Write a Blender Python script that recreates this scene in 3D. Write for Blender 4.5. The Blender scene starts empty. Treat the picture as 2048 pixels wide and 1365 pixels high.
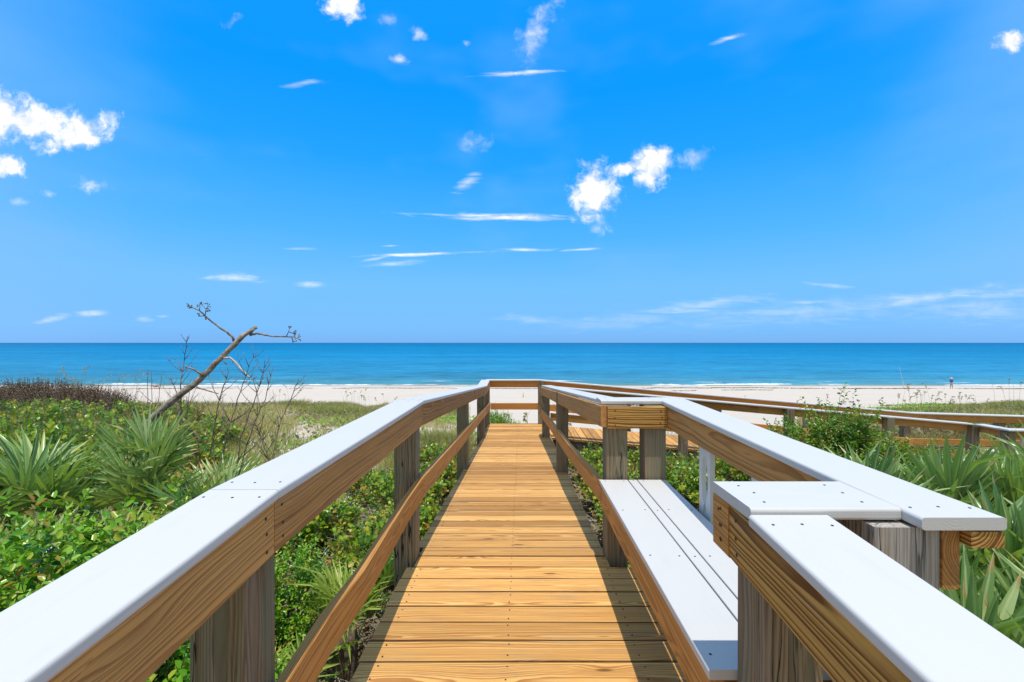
import bpy, bmesh, math, random
import numpy as np
from mathutils import Vector, Matrix, Euler

# ------------------------------------------------------------------ camera, sky, sun, exposure
sc = bpy.context.scene
COL = sc.collection
EYE = 1.423
cam_d = bpy.data.cameras.new('camera')
cam = bpy.data.objects.new('camera', cam_d)
COL.objects.link(cam)
cam.location = (0, 0, EYE)
cam.rotation_euler = (math.radians(90), 0, 0)
cam_d.sensor_width = 36
cam_d.lens = 36 * 910 / 2048
cam_d.shift_x = -18 / 2048
cam_d.shift_y = 3.5 / 2048
cam_d.clip_start = 0.02
cam_d.clip_end = 90000
sc.camera = cam
sc.view_settings.view_transform = 'Standard'
sc.view_settings.look = 'None'
sc.view_settings.exposure = 0.0
sc.view_settings.gamma = 1
sc.cycles.max_bounces = 8
sc.cycles.transparent_max_bounces = 6
sc.cycles.diffuse_bounces = 3
sc.cycles.glossy_bounces = 2
sc.cycles.transmission_bounces = 3
sc.cycles.use_denoising = True

SUN_DIR = Vector((0.035, -0.20, 1.0)).normalized()          # towards the sun
sun_d = bpy.data.lights.new('sun', 'SUN')
sun_d.energy = 3.75
sun_d.angle = math.radians(0.53)
sun_d.color = (1.0, 0.955, 0.88)
sun = bpy.data.objects.new('sun', sun_d)
COL.objects.link(sun)
sun.location = (0, -2, 12)
sun.rotation_euler = SUN_DIR.to_track_quat('Z', 'Y').to_euler()

world = bpy.data.worlds.new('World')
sc.world = world
world.use_nodes = True
WN, WL = world.node_tree.nodes, world.node_tree.links
WN.clear()


class NT:
    """small helper to write node maths"""
    def __init__(s, nodes, links):
        s.n, s.l = nodes, links

    def put(s, sock, v):
        if isinstance(v, bpy.types.NodeSocket):
            s.l.new(v, sock)
        else:
            sock.default_value = v

    def m(s, op, a, b=0.0, c=None, clamp=False):
        n = s.n.new('ShaderNodeMath'); n.operation = op; n.use_clamp = clamp
        s.put(n.inputs[0], a); s.put(n.inputs[1], b)
        if c is not None: s.put(n.inputs[2], c)
        return n.outputs[0]

    def vm(s, op, a, b=(0, 0, 0)):
        n = s.n.new('ShaderNodeVectorMath'); n.operation = op
        s.put(n.inputs[0], a); s.put(n.inputs[1], b)
        return n.outputs['Value'] if op in ('LENGTH', 'DOT_PRODUCT', 'DISTANCE') else n.outputs[0]

    def sep(s, v):
        n = s.n.new('ShaderNodeSeparateXYZ'); s.put(n.inputs[0], v)
        return n.outputs

    def comb(s, x, y, z):
        n = s.n.new('ShaderNodeCombineXYZ')
        for i, v in enumerate((x, y, z)): s.put(n.inputs[i], v)
        return n.outputs[0]

    def noise(s, v, scale=5.0, detail=2.0, rough=0.5, dist=0.0, color=False):
        n = s.n.new('ShaderNodeTexNoise')
        if v is not None: s.put(n.inputs['Vector'], v)
        s.put(n.inputs['Scale'], scale); n.inputs['Detail'].default_value = detail
        n.inputs['Roughness'].default_value = rough; n.inputs['Distortion'].default_value = dist
        return n.outputs['Color' if color else 'Fac']

    def ramp(s, f, stops, interp='LINEAR'):
        n = s.n.new('ShaderNodeValToRGB'); n.color_ramp.interpolation = interp
        e = n.color_ramp.elements
        while len(e) < len(stops): e.new(0.5)
        for k, (p, c) in enumerate(stops):
            e[k].position = p; e[k].color = (*c, 1) if len(c) == 3 else c
        s.put(n.inputs[0], f)
        return n.outputs[0]

    def mix(s, f, a, b, blend='MIX'):
        n = s.n.new('ShaderNodeMix'); n.data_type = 'RGBA'; n.blend_type = blend
        n.clamp_factor = True
        s.put(n.inputs[0], f)
        for sock, v in ((n.inputs[6], a), (n.inputs[7], b)):
            if isinstance(v, tuple) and len(v) == 3: v = (*v, 1)
            s.put(sock, v)
        return n.outputs[2]

    def ss(s, v, lo, hi):
        n = s.n.new('ShaderNodeMapRange'); n.interpolation_type = 'SMOOTHSTEP'
        s.put(n.inputs[0], v); s.put(n.inputs[1], lo); s.put(n.inputs[2], hi)
        return n.outputs[0]

    def attr(s, name, out='Vector'):
        n = s.n.new('ShaderNodeAttribute'); n.attribute_name = name
        return n.outputs[out]


W = NT(WN, WL)
geo = WN.new('ShaderNodeTexCoord')
dirv = geo.outputs['Generated']
dx, dy, dz = W.sep(dirv)
sky = WN.new('ShaderNodeTexSky')
sky.sky_type = 'NISHITA'
sky.sun_disc = False
sky.sun_elevation = math.asin(SUN_DIR.z)
sky.sun_rotation = math.pi - math.atan2(SUN_DIR.x, -SUN_DIR.y)
sky.altitude = 0
sky.air_density = 1.0
sky.dust_density = 0.6
sky.ozone_density = 3.0
# deeper, cleaner blue than the plain model: per-channel response
sr = WN.new('ShaderNodeSeparateColor'); WL.new(sky.outputs[0], sr.inputs[0])
SKY_GAIN = [(0.11, 2.0), (0.11, 1.25), (0.12, 0.6)]
elev = W.m('MAXIMUM', dz, 0.0)
skyc = W.ramp(elev, [(0.0, (0.20, 0.47, 0.92)), (0.03, (0.20, 0.54, 1.02)), (0.12, (0.18, 0.555, 1.06)), (0.22, (0.085, 0.48, 1.05)),
                     (0.36, (0.016, 0.38, 1.04)), (0.48, (0.002, 0.335, 1.03)), (0.62, (0.006, 0.335, 1.01)), (0.76, (0.16, 0.38, 0.80)), (0.9, (0.30, 0.46, 0.78)), (1.0, (0.55, 0.62, 0.75))])
# paler towards the far north and south where the thin cirrus veil thickens
az = W.m('ABSOLUTE', W.m('DIVIDE', dx, W.m('MAXIMUM', dy, 0.05)))
veiln = W.noise(W.comb(W.m('MULTIPLY', dx, 2.2), W.m('MULTIPLY', dz, 4.5), dy), 1.6, 3, 0.55)
veil = W.m('MULTIPLY', W.ss(W.m('ADD', az, W.m('MULTIPLY', W.m('SUBTRACT', veiln, 0.5), 0.9)), 0.66, 1.35), 0.5)
veil2 = W.m('MULTIPLY', W.ss(veiln, 0.5, 0.78), 0.24)
skyc = W.mix(W.m('MAXIMUM', veil, veil2), skyc, (0.26, 0.57, 1.06))
inland = W.m('MULTIPLY', W.ss(W.m('MULTIPLY', dy, -1.0), 0.0, 0.55), 0.85)
skyc = W.mix(inland, skyc, (0.52, 0.58, 0.66))      # unseen inland sky below the sun, paled to take blue out of shade
nis = W.mix(1.0, sky.outputs[0], (0.1, 0.1, 0.1), 'MULTIPLY')
skyc = W.mix(0.02, skyc, nis)

# clouds: fixed directions on the sky, edges broken by noise
ysafe = W.m('MAXIMUM', dy, 0.03)
cu, cv = W.m('DIVIDE', dx, ysafe), W.m('DIVIDE', dz, ysafe)
uv = W.comb(cu, cv, 0.0)
warp = W.vm('SUBTRACT', W.noise(uv, 26, 4, 0.6, color=True), (0.5, 0.5, 0.5))
nfine = W.noise(W.vm('ADD', uv, W.vm('MULTIPLY', warp, (0.035, 0.035, 0))), 23, 9, 0.63)
nstreak = W.noise(W.comb(W.m('MULTIPLY', cu, 7.0), W.m('MULTIPLY', cv, 46.0), 3.1), 1.5, 6, 0.6, 0.6)
CLOUDS = [  # px, py, half-width, half-height (photo px), tilt degrees, density, kind
    (60, 245, 115, 40, 8, 1.5, 'p'), (150, 268, 80, 32, -12, 1.3, 'p'), (10, 330, 40, 20, 12, 1.3, 'p'), (0, 235, 60, 50, 0, 1.5, 'p'),
    (182, 369, 40, 17, 8, 0.8, 'p'), (98, 390, 22, 9, 10, .4, 'p'), (42, 405, 26, 9, 0, .35, 'p'), (684, 14, 38, 28, 0, 1.4, 'p'),
    (465, 45, 22, 15, -40, .55, 'p'), (778, 38, 24, 16, 20, .5, 'p'), (834, 66, 24, 13, 35, .7, 'p'), (803, 121, 20, 11, 20, .75, 'p'),
    (932, 87, 8, 9, 80, .5, 'p'),
    (1190, 385, 46, 56, 10, 1.7, 'p'), (1192, 430, 34, 42, 0, .75, 'p'), (1250, 338, 44, 18, -12, 1.1, 'p'), (1303, 335, 42, 38, -50, 1.6, 'p'),
    (1385, 318, 46, 24, -15, .55, 'p'), (2024, 82, 33, 19, -10, 1.4, 'p'), (1080, 50, 90, 30, -62, .62, 'p'), (1060, 95, 50, 26, -40, .5, 'p'),
    (945, 285, 45, 24, -20, .42, 'p'), (935, 365, 42, 15, -32, .75, 's'),
    (1010, 435, 170, 10, 1, 1.3, 's'), (880, 430, 130, 4, 3, .5, 's'), (1030, 147, 110, 7, -4, .9, 's'), (610, 166, 50, 9, -9, .55, 's'),
    (1455, 78, 46, 8, -17, .85, 's'), (860, 508, 190, 4.5, -2, 1.1, 's'), (760, 516, 60, 5, -12, .7, 's'), (1050, 500, 75, 6, 0, .8, 's'), (1165, 499, 60, 4, -3, .9, 's'),
    (785, 528, 80, 8, -3, .5, 's'), (470, 556, 85, 12, 4, .7, 's'), (620, 569, 38, 8, 3, .55, 's'), (600, 498, 45, 4, 0, .4, 's'),
    (185, 628, 40, 8, 0, .6, 's'), (100, 640, 48, 9, -12, .5, 's'), (285, 638, 28, 8, 0, .4, 's'), (325, 634, 18, 5, 0, .4, 's'),
    (785, 492, 32, 3, 0, .6, 's'), (1400, 612, 200, 20, -7, .4, 's'), (1850, 598, 230, 22, -8, .38, 's'), (1670, 572, 70, 9, 6, .3, 's'),
    (1060, 640, 90, 14, 2, .25, 's'), (1620, 605, 60, 7, 0, .4, 's'), (2000, 590, 120, 18, -4, .3, 's'), (1600, 625, 420, 34, -4, .22, 's'), (1250, 640, 220, 22, -5, .2, 's'), (1950, 620, 200, 40, 0, .25, 's')]
total = None
for (px, py, a, b, tilt, dens, kind) in CLOUDS:
    u0, v0, a, b = (px - 1042) / 910, (686 - py) / 910, a / 910, b / 910
    t = math.radians(-tilt)
    ex = W.m('SUBTRACT', cu, u0); ey = W.m('SUBTRACT', cv, v0)
    p = W.m('MULTIPLY_ADD', ex, math.cos(t) / a, W.m('MULTIPLY', ey, math.sin(t) / a))
    q = W.m('MULTIPLY_ADD', ey, math.cos(t) / b, W.m('MULTIPLY', ex, -math.sin(t) / b))
    r = W.m('SQRT', W.m('MULTIPLY_ADD', p, p, W.m('MULTIPLY', q, q)))
    if kind == 'p':
        f = W.m('MULTIPLY_ADD', W.m('SUBTRACT', nfine, 0.5), 2.6 if dens > 1 else 3.6, W.m('SUBTRACT', 1.12 if dens > 1.25 else 0.88, r))
        f = W.m('MULTIPLY', W.ss(f, -0.15, 0.9 if dens > 1 else 1.7), min(dens, 1.15))
    else:
        f = W.m('MULTIPLY_ADD', W.m('SUBTRACT', nstreak, 0.5), 2.2, W.m('SUBTRACT', 0.85, r))
        f = W.m('MULTIPLY', W.ss(f, -0.1, 1.25), dens)
    total = f if total is None else W.m('MAXIMUM', total, f)
front = W.m('GREATER_THAN', dy, 0.05)
total = W.m('MULTIPLY', W.m('MINIMUM', total, 1.0), front)
ccol = W.mix(W.ss(nfine, 0.38, 0.6), (0.82, 0.90, 1.02), (1.15, 1.15, 1.15))
skyc = W.mix(total, skyc, ccol)
bg = WN.new('ShaderNodeBackground')
WL.new(skyc, bg.inputs[0]); bg.inputs[1].default_value = 1.0
wo = WN.new('ShaderNodeOutputWorld'); WL.new(bg.outputs[0], wo.inputs[0])

# ------------------------------------------------------------------ helpers
rng = np.random.default_rng(7)
random.seed(7)


def P(px, py, Y):
    """point at distance Y seen from the eye in the direction of photo pixel px, py (used for laying the place out)"""
    return Vector(((px - 1042) / 910 * Y, Y, EYE - (py - 686) / 910 * Y))


def tag(o, label=None, cat=None, group=None, kind=None):
    if label: o['label'] = label
    if cat: o['category'] = cat
    if group: o['group'] = group
    if kind: o['kind'] = kind
    return o


def empty(name, loc, label, cat, group=None, rz=0.0):
    o = bpy.data.objects.new(name, None)
    COL.objects.link(o); o.location = loc; o.rotation_euler = (0, 0, rz)
    o.empty_display_size = 0.1
    return tag(o, label, cat, group)


def link_mesh(name, me, parent=None, loc=None):
    o = bpy.data.objects.new(name, me)
    COL.objects.link(o)
    if parent is not None:
        o.parent = parent
        if loc is None:
            o.location = -Vector(parent.location)
    if loc is not None: o.location = loc
    return o


# ------------------------------------------------------------------ materials
MATS = {}


def newmat(name):
    m = bpy.data.materials.new(name); m.use_nodes = True
    nt = m.node_tree; nt.nodes.clear()
    out = nt.nodes.new('ShaderNodeOutputMaterial')
    b = nt.nodes.new('ShaderNodeBsdfPrincipled')
    nt.links.new(b.outputs[0], out.inputs[0])
    MATS[name] = m
    return m, NT(nt.nodes, nt.links), b, out


def bump(N, b, h, strength, dist):
    n = N.n.new('ShaderNodeBump'); n.inputs['Strength'].default_value = strength
    n.inputs['Distance'].default_value = dist
    N.put(n.inputs['Height'], h); N.l.new(n.outputs[0], b.inputs['Normal'])


def wood(name, early, late, grey, grey_amt, rough=0.75, ring=0.0065, contrast=1.0, knots=1.0, spread=0.25, green=0.0, cracks=0.0, bumpk=0.7, strk=1.0, grime_shade=0.0):
    m, N, b, out = newmat(name)
    wc = N.attr('wc'); rnd = N.attr('rnd', 'Fac')
    x, y, z = N.sep(wc)
    # knots
    vor = N.n.new('ShaderNodeTexVoronoi'); vor.inputs['Scale'].default_value = 1.0
    N.l.new(N.comb(N.m('MULTIPLY', x, 2.0), N.m('MULTIPLY', y, 9.0), N.m('MULTIPLY', z, 5.0)), vor.inputs['Vector'])
    kd = vor.outputs['Distance']
    kc = N.sep(vor.outputs['Color'])[0]
    kmask = N.m('GREATER_THAN', kc, 0.5)
    near = N.m('MULTIPLY', N.m('POWER', 2.718, N.m('MULTIPLY', N.m('MULTIPLY', kd, kd), -14.0)), kmask)
    lowf = N.noise(N.comb(N.m('MULTIPLY', x, 1.1), N.m('MULTIPLY', y, 5.0), N.m('MULTIPLY', z, 5.0)), 1.0, 2, 0.5)
    r = N.m('SQRT', N.m('ADD', N.m('MULTIPLY', y, y), N.m('MULTIPLY', z, z)))
    r = N.m('MULTIPLY_ADD', N.m('SUBTRACT', lowf, 0.5), 0.045, r)
    r = N.m('MULTIPLY_ADD', near, 0.02 * knots, r)
    wig = N.noise(N.comb(N.m('MULTIPLY', x, 6.0), N.m('MULTIPLY', y, 60.0), N.m('MULTIPLY', z, 60.0)), 1.0, 2, 0.5)
    r = N.m('MULTIPLY_ADD', wig, 0.0034, r)
    rv = N.noise(N.comb(N.m('MULTIPLY', r, 38.0), N.m('MULTIPLY', x, 0.25), rnd), 1.0, 2, 0.6)
    r = N.m('MULTIPLY_ADD', rv, 0.030, r)
    ph = N.m('FRACT', N.m('DIVIDE', r, ring))
    band = N.m('MULTIPLY', N.ss(ph, 0.15, 0.86), N.m('SUBTRACT', 1.0, N.ss(ph, 0.88, 1.0)))
    fib = N.noise(N.comb(N.m('MULTIPLY', x, 9.0), N.m('MULTIPLY', y, 520.0), N.m('MULTIPLY', z, 520.0)), 1.0, 3, 0.6)
    streak = N.noise(N.comb(N.m('MULTIPLY', x, 1.3), N.m('MULTIPLY', y, 34.0), N.m('MULTIPLY', z, 34.0)), 1.0, 4, 0.6)
    f = N.m('MULTIPLY_ADD', N.m('SUBTRACT', fib, 0.5), 0.9, N.m('MULTIPLY', band, 0.85 * contrast))
    f = N.m('MULTIPLY_ADD', N.m('SUBTRACT', streak, 0.5), strk, f, True)
    c = N.mix(f, early, late)
    # board to board tone
    tone = N.m('MULTIPLY_ADD', N.m('SUBTRACT', rnd, 0.5), 2 * spread, 1.0)
    tn = N.comb(tone, N.m('POWER', tone, 1.15), N.m('POWER', tone, 1.35))
    mm = N.n.new('ShaderNodeVectorMath'); mm.operation = 'MULTIPLY'
    N.l.new(c, mm.inputs[0]); N.l.new(tn, mm.inputs[1]); c = mm.outputs[0]
    # grey weathering, greenish preservative tint
    blot = N.noise(N.comb(N.m('MULTIPLY', x, 2.5), N.m('MULTIPLY', y, 22.0), N.m('MULTIPLY', z, 22.0)), 1.0, 5, 0.65)
    gm = N.m('MULTIPLY', N.ss(blot, 0.55 - 0.35 * grey_amt, 0.75 - 0.2 * grey_amt), min(1, 0.35 + grey_amt * 0.6))
    greyc = N.mix(f, tuple(v * 1.25 for v in grey), tuple(v * 0.6 for v in grey))
    if green > 0:
        gb = N.noise(N.comb(x, N.m('MULTIPLY', y, 9.0), N.m('MULTIPLY', z, 9.0)), 1.4, 3, 0.6)
        greyc = N.mix(N.m('MULTIPLY', N.ss(gb, 0.42, 0.62), green), greyc, (0.17, 0.205, 0.125))
    c = N.mix(gm, c, greyc)
    # knot cores
    kn = N.m('MULTIPLY', N.m('SUBTRACT', 1.0, N.ss(kd, 0.05, 0.115)), N.m('MULTIPLY', kmask, min(1, knots)))
    c = N.mix(N.m('MULTIPLY', near, 0.22), c, tuple(v * 0.8 for v in late))
    c = N.mix(N.m('MULTIPLY', kn, 0.85), c, tuple(v * 0.38 for v in late))
    if grime_shade > 0:  # weathered board edges, painted darker still to stand for shade in the gaps
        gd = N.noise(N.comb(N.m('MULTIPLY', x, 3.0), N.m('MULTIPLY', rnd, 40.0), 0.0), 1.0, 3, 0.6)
        c = N.mix(N.m('MULTIPLY', N.ss(N.m('MULTIPLY_ADD', N.m('SUBTRACT', gd, .5), .6, N.attr('ed', 'Fac')), 0.25, 0.75), grime_shade), c, (0.06, 0.035, 0.018))
    h = N.m('MULTIPLY_ADD', f, -1.0, N.m('MULTIPLY', kn, -0.5))
    if cracks > 0:
        cr = N.noise(N.comb(N.m('MULTIPLY', x, 1.6), N.m('MULTIPLY', y, 26.0), N.m('MULTIPLY', z, 26.0)), 1.0, 3, 0.5)
        cl = N.m('SUBTRACT', 1.0, N.ss(N.m('ABSOLUTE', N.m('SUBTRACT', cr, 0.5)), 0.004, 0.018))
        cl = N.m('MULTIPLY', cl, N.m('MULTIPLY', N.ss(lowf, 0.45, 0.6), cracks))
        c = N.mix(cl, c, (0.02, 0.016, 0.012))
        h = N.m('MULTIPLY_ADD', cl, -3.0, h)
    N.l.new(c, b.inputs['Base Color'])
    b.inputs['Roughness'].default_value = rough
    b.inputs['Specular IOR Level'].default_value = 0.3
    bump(N, b, h, bumpk, 0.0012)
    return m


M_deck = wood('deck_pine', (0.74, 0.405, 0.115), (0.38, 0.145, 0.03), (0.42, 0.27, 0.13), 0.2, ring=0.0068, contrast=1.05, spread=0.32, strk=.6, grime_shade=.75)
M_rail = wood('rail_pine', (0.62, 0.315, 0.092), (0.25, 0.10, 0.026), (0.33, 0.20, 0.10), 0.22, ring=0.0075, contrast=0.8, spread=0.2)
M_lower = wood('lower_rail_pine', (0.64, 0.31, 0.08), (0.30, 0.115, 0.022), (0.28, 0.19, 0.11), 0.10, ring=0.0065, contrast=0.8, spread=0.12)
M_fresh = wood('fresh_pine', (0.64, 0.36, 0.09), (0.18, 0.068, 0.014), (0.4, 0.3, 0.2), 0.0, ring=0.011, contrast=1.2, knots=1, spread=0.05)
M_post = wood('weathered_post', (0.29, 0.20, 0.11), (0.14, 0.09, 0.045), (0.25, 0.205, 0.145), 0.75, ring=0.008, spread=0.24, green=0.7, cracks=1.0, bumpk=0.9)
M_greypost = wood('silvered_post', (0.38, 0.31, 0.23), (0.2, 0.15, 0.1), (0.40, 0.385, 0.36), 0.9, ring=0.009, spread=0.1, cracks=1.0, bumpk=1.0, contrast=.6)
M_string = wood('old_stringer', (0.10, 0.085, 0.065), (0.05, 0.04, 0.03), (0.09, 0.088, 0.085), 0.8, ring=0.008, spread=0.2)


def painted(name, col):
    m, N, b, out = newmat(name)
    x, y, z = N.sep(N.attr('wc'))
    g = N.noise(N.comb(N.m('MULTIPLY', x, 5.0), N.m('MULTIPLY', y, 300.0), N.m('MULTIPLY', z, 300.0)), 1.0, 3, 0.6)
    r = N.m('SQRT', N.m('ADD', N.m('MULTIPLY', y, y), N.m('MULTIPLY', z, z)))
    r = N.m('MULTIPLY_ADD', N.noise(N.comb(N.m('MULTIPLY', x, 1.2), N.m('MULTIPLY', y, 5.0), N.m('MULTIPLY', z, 5.0)), 1, 2), 0.03, r)
    rings = N.m('SINE', N.m('MULTIPLY', r, 900.0))
    h = N.m('MULTIPLY_ADD', rings, 0.18, g)
    d = N.noise(N.comb(N.m('MULTIPLY', x, 3.0), N.m('MULTIPLY', y, 14.0), z), 1.0, 5, 0.7)
    sp = N.noise(N.comb(N.m('MULTIPLY', x, 160.0), N.m('MULTIPLY', y, 160.0), z), 1.0, 2, 0.5)
    dirt = N.m('MAXIMUM', N.m('MULTIPLY', N.ss(d, 0.5, 0.78), 0.45), N.m('MULTIPLY', N.m('MULTIPLY', N.ss(sp, 0.70, 0.76), N.ss(d, .4, .6)), 0.8))
    c = N.mix(dirt, N.mix(N.m('MULTIPLY', h, 0.12), col, tuple(v * 0.86 for v in col)), (0.56, 0.55, 0.52))
    N.l.new(c, b.inputs['Base Color'])
    b.inputs['Roughness'].default_value = 0.5
    b.inputs['Specular IOR Level'].default_value = 0.22
    bump(N, b, h, 0.35, 0.0008)
    return m


M_white = painted('white_paint', (0.625, 0.61, 0.575))

m, N, b, out = newmat('screw_metal'); M_screw = m
b.inputs['Base Color'].default_value = (0.07, 0.06, 0.055, 1); b.inputs['Metallic'].default_value = 0.6; b.inputs['Roughness'].default_value = 0.55


def leafmat(name, cols, back, gloss=0.35, trans=0.34, tipcol=None, tiplo=0.8):
    """cols: list of colours picked by the per-leaf 'tint' value"""
    m, N, b, out = newmat(name)
    t = N.attr('tint', 'Fac')
    n = len(cols)
    c = N.ramp(t, [(k / max(1, n - 1), cc) for k, cc in enumerate(cols)])
    if tipcol:
        tip = N.attr('tip', 'Fac')
        nz = N.noise(N.n.new('ShaderNodeTexCoord').outputs['Object'], 14, 2)
        c = N.mix(N.ss(N.m('MULTIPLY_ADD', N.m('SUBTRACT', nz, 0.5), 0.5, tip), tiplo, 1.02), c, tipcol)
        # pale midrib streaks
        rib = N.attr('rib', 'Fac')
        c = N.mix(N.m('MULTIPLY', N.ss(rib, 0.6, 1.0), 0.35), c, tuple(min(1, v * 1.9) for v in cols[-1]))
    gn = N.n.new('ShaderNodeNewGeometry')
    c = N.mix(N.m('MULTIPLY', gn.outputs['Backfacing'], 0.5), c, back)
    N.l.new(c, b.inputs['Base Color'])
    b.inputs['Roughness'].default_value = gloss
    b.inputs['Specular IOR Level'].default_value = 0.45
    tr = N.n.new('ShaderNodeBsdfTranslucent')
    tc = N.mix(1.0, c, (1.15, 1.25, 0.35), 'MULTIPLY')
    N.l.new(tc, tr.inputs['Color'])
    mx = N.n.new('ShaderNodeMixShader'); mx.inputs[0].default_value = trans
    N.l.new(b.outputs[0], mx.inputs[1]); N.l.new(tr.outputs[0], mx.inputs[2])
    N.l.new(mx.outputs[0], out.inputs[0])
    return m


M_leaf = leafmat('bright_shrub_leaf', [(0.02, 0.075, 0.006), (0.075, 0.24, 0.012), (0.15, 0.40, 0.02), (0.26, 0.50, 0.03), (0.40, 0.48, 0.04), (0.40, 0.22, 0.05)], (0.16, 0.32, 0.05), 0.27)  # darkest and brightest stops put shrub shadow and highlights into leaf colour
M_leaf2 = leafmat('olive_shrub_leaf', [(0.035, 0.09, 0.012), (0.08, 0.19, 0.02), (0.17, 0.32, 0.025), (0.27, 0.38, 0.03), (0.42, 0.26, 0.05)], (0.15, 0.26, 0.06), 0.3)
M_grape = leafmat('sea_grape_leaf', [(0.04, 0.11, 0.015), (0.09, 0.22, 0.02), (0.19, 0.38, 0.025), (0.33, 0.48, 0.03), (0.55, 0.46, 0.04), (0.45, 0.2, 0.05)], (0.2, 0.3, 0.08), 0.32)
M_palm = leafmat('palmetto_blade', [(0.04, 0.10, 0.025), (0.12, 0.235, 0.055), (0.26, 0.40, 0.11), (0.48, 0.58, 0.22)], (0.26, 0.38, 0.13), 0.27, 0.32, (0.42, 0.31, 0.14), 0.97)  # dark first stop puts shade between the blades into their colour
M_palmy = leafmat('palmetto_blade_yellow', [(0.14, 0.25, 0.035), (0.28, 0.40, 0.06), (0.42, 0.48, 0.09)], (0.28, 0.36, 0.1), 0.35, 0.35, (0.5, 0.3, 0.12), 0.88)
M_palmd = leafmat('palmetto_blade_dry', [(0.30, 0.20, 0.13), (0.46, 0.34, 0.24), (0.20, 0.12, 0.07)], (0.36, 0.26, 0.18), 0.7, 0.2, (0.42, 0.17, 0.09), 0.6)
M_grass = leafmat('dune_grass_blade', [(0.22, 0.27, 0.05), (0.40, 0.41, 0.10), (0.58, 0.50, 0.19), (0.72, 0.59, 0.34), (0.46, 0.31, 0.19)], (0.3, 0.3, 0.11), 0.6, 0.3)
M_vine = leafmat('beach_vine_leaf', [(0.07, 0.18, 0.012), (0.15, 0.34, 0.02), (0.28, 0.46, 0.03), (0.44, 0.48, 0.04)], (0.2, 0.34, 0.05), 0.4)
M_oat = leafmat('sea_oat_head', [(0.36, 0.28, 0.12), (0.55, 0.44, 0.2), (0.28, 0.28, 0.1)], (0.4, 0.35, 0.15), 0.7, 0.3)
M_brown = leafmat('dried_leaf', [(0.06, 0.035, 0.024), (0.14, 0.085, 0.055), (0.24, 0.16, 0.10), (0.20, 0.20, 0.08)], (0.12, 0.08, 0.06), 0.8, 0.1)

M_brown2 = leafmat('mixed_scrub', [(0.16, 0.11, 0.08), (0.30, 0.21, 0.15), (0.40, 0.33, 0.20), (0.25, 0.30, 0.08), (0.20, 0.30, 0.04)], (0.3, 0.25, 0.15), 0.7, 0.2)


def bark(name, a, bb, scale=18.0):
    m, N, b, out = newmat(name)
    tc = N.n.new('ShaderNodeTexCoord').outputs['Object']
    n1 = N.noise(tc, scale, 6, 0.65, 0.3); n2 = N.noise(tc, scale * 6, 3, 0.6)
    f = N.m('MULTIPLY_ADD', N.m('SUBTRACT', n2, .5), .5, N.ss(n1, .3, .7))
    N.l.new(N.mix(f, a, bb), b.inputs['Base Color'])
    b.inputs['Roughness'].default_value = 0.85
    bump(N, b, f, 0.8, 0.004)
    return m


M_dead = bark('bleached_deadwood', (0.10, 0.07, 0.05), (0.46, 0.38, 0.30), 16)
M_deadw = bark('white_deadwood', (0.42, 0.38, 0.33), (0.62, 0.58, 0.52), 25)
M_twig = bark('bare_twig_bark', (0.13, 0.085, 0.06), (0.30, 0.23, 0.17), 30)
M_stem = bark('green_stem_bark', (0.10, 0.09, 0.05), (0.20, 0.19, 0.10), 40)


def flat(name, col, rough=0.8, nz=0.15, scale=8.0):
    m, N, b, out = newmat(name)
    tc = N.n.new('ShaderNodeTexCoord').outputs['Object']
    N.l.new(N.mix(N.noise(tc, scale, 4, .6), tuple(v * (1 - nz) for v in col), tuple(min(1, v * (1 + nz)) for v in col)), b.inputs['Base Color'])
    b.inputs['Roughness'].default_value = rough
    return m


M_skin = flat('sunned_skin', (0.42, 0.22, 0.14), 0.5)
M_blue = flat('blue_shirt_cloth', (0.01, 0.16, 0.62), 0.85)
M_khaki = flat('khaki_cloth', (0.42, 0.33, 0.25), 0.85)
M_straw = flat('straw_weave', (0.72, 0.52, 0.28), 0.8, .2, 60)
M_dark = flat('dark_cloth', (0.03, 0.025, 0.03), 0.8)
M_red = flat('faded_red_cloth', (0.34, 0.07, 0.045), 0.8)
M_hair = flat('brown_hair', (0.05, 0.03, 0.02), 0.6)
M_rod = flat('rod_blank', (0.55, 0.56, 0.56), 0.4)
M_rodd = flat('dark_rod_blank', (0.03, 0.03, 0.035), 0.4)
M_yellow = flat('yellow_tape', (0.75, 0.52, 0.02), 0.6)
M_stake = flat('grey_stake', (0.3, 0.24, 0.15), 0.85)
M_wrack = flat('dried_seaweed', (0.045, 0.030, 0.022), 0.9, 0.4, 3)


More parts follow.
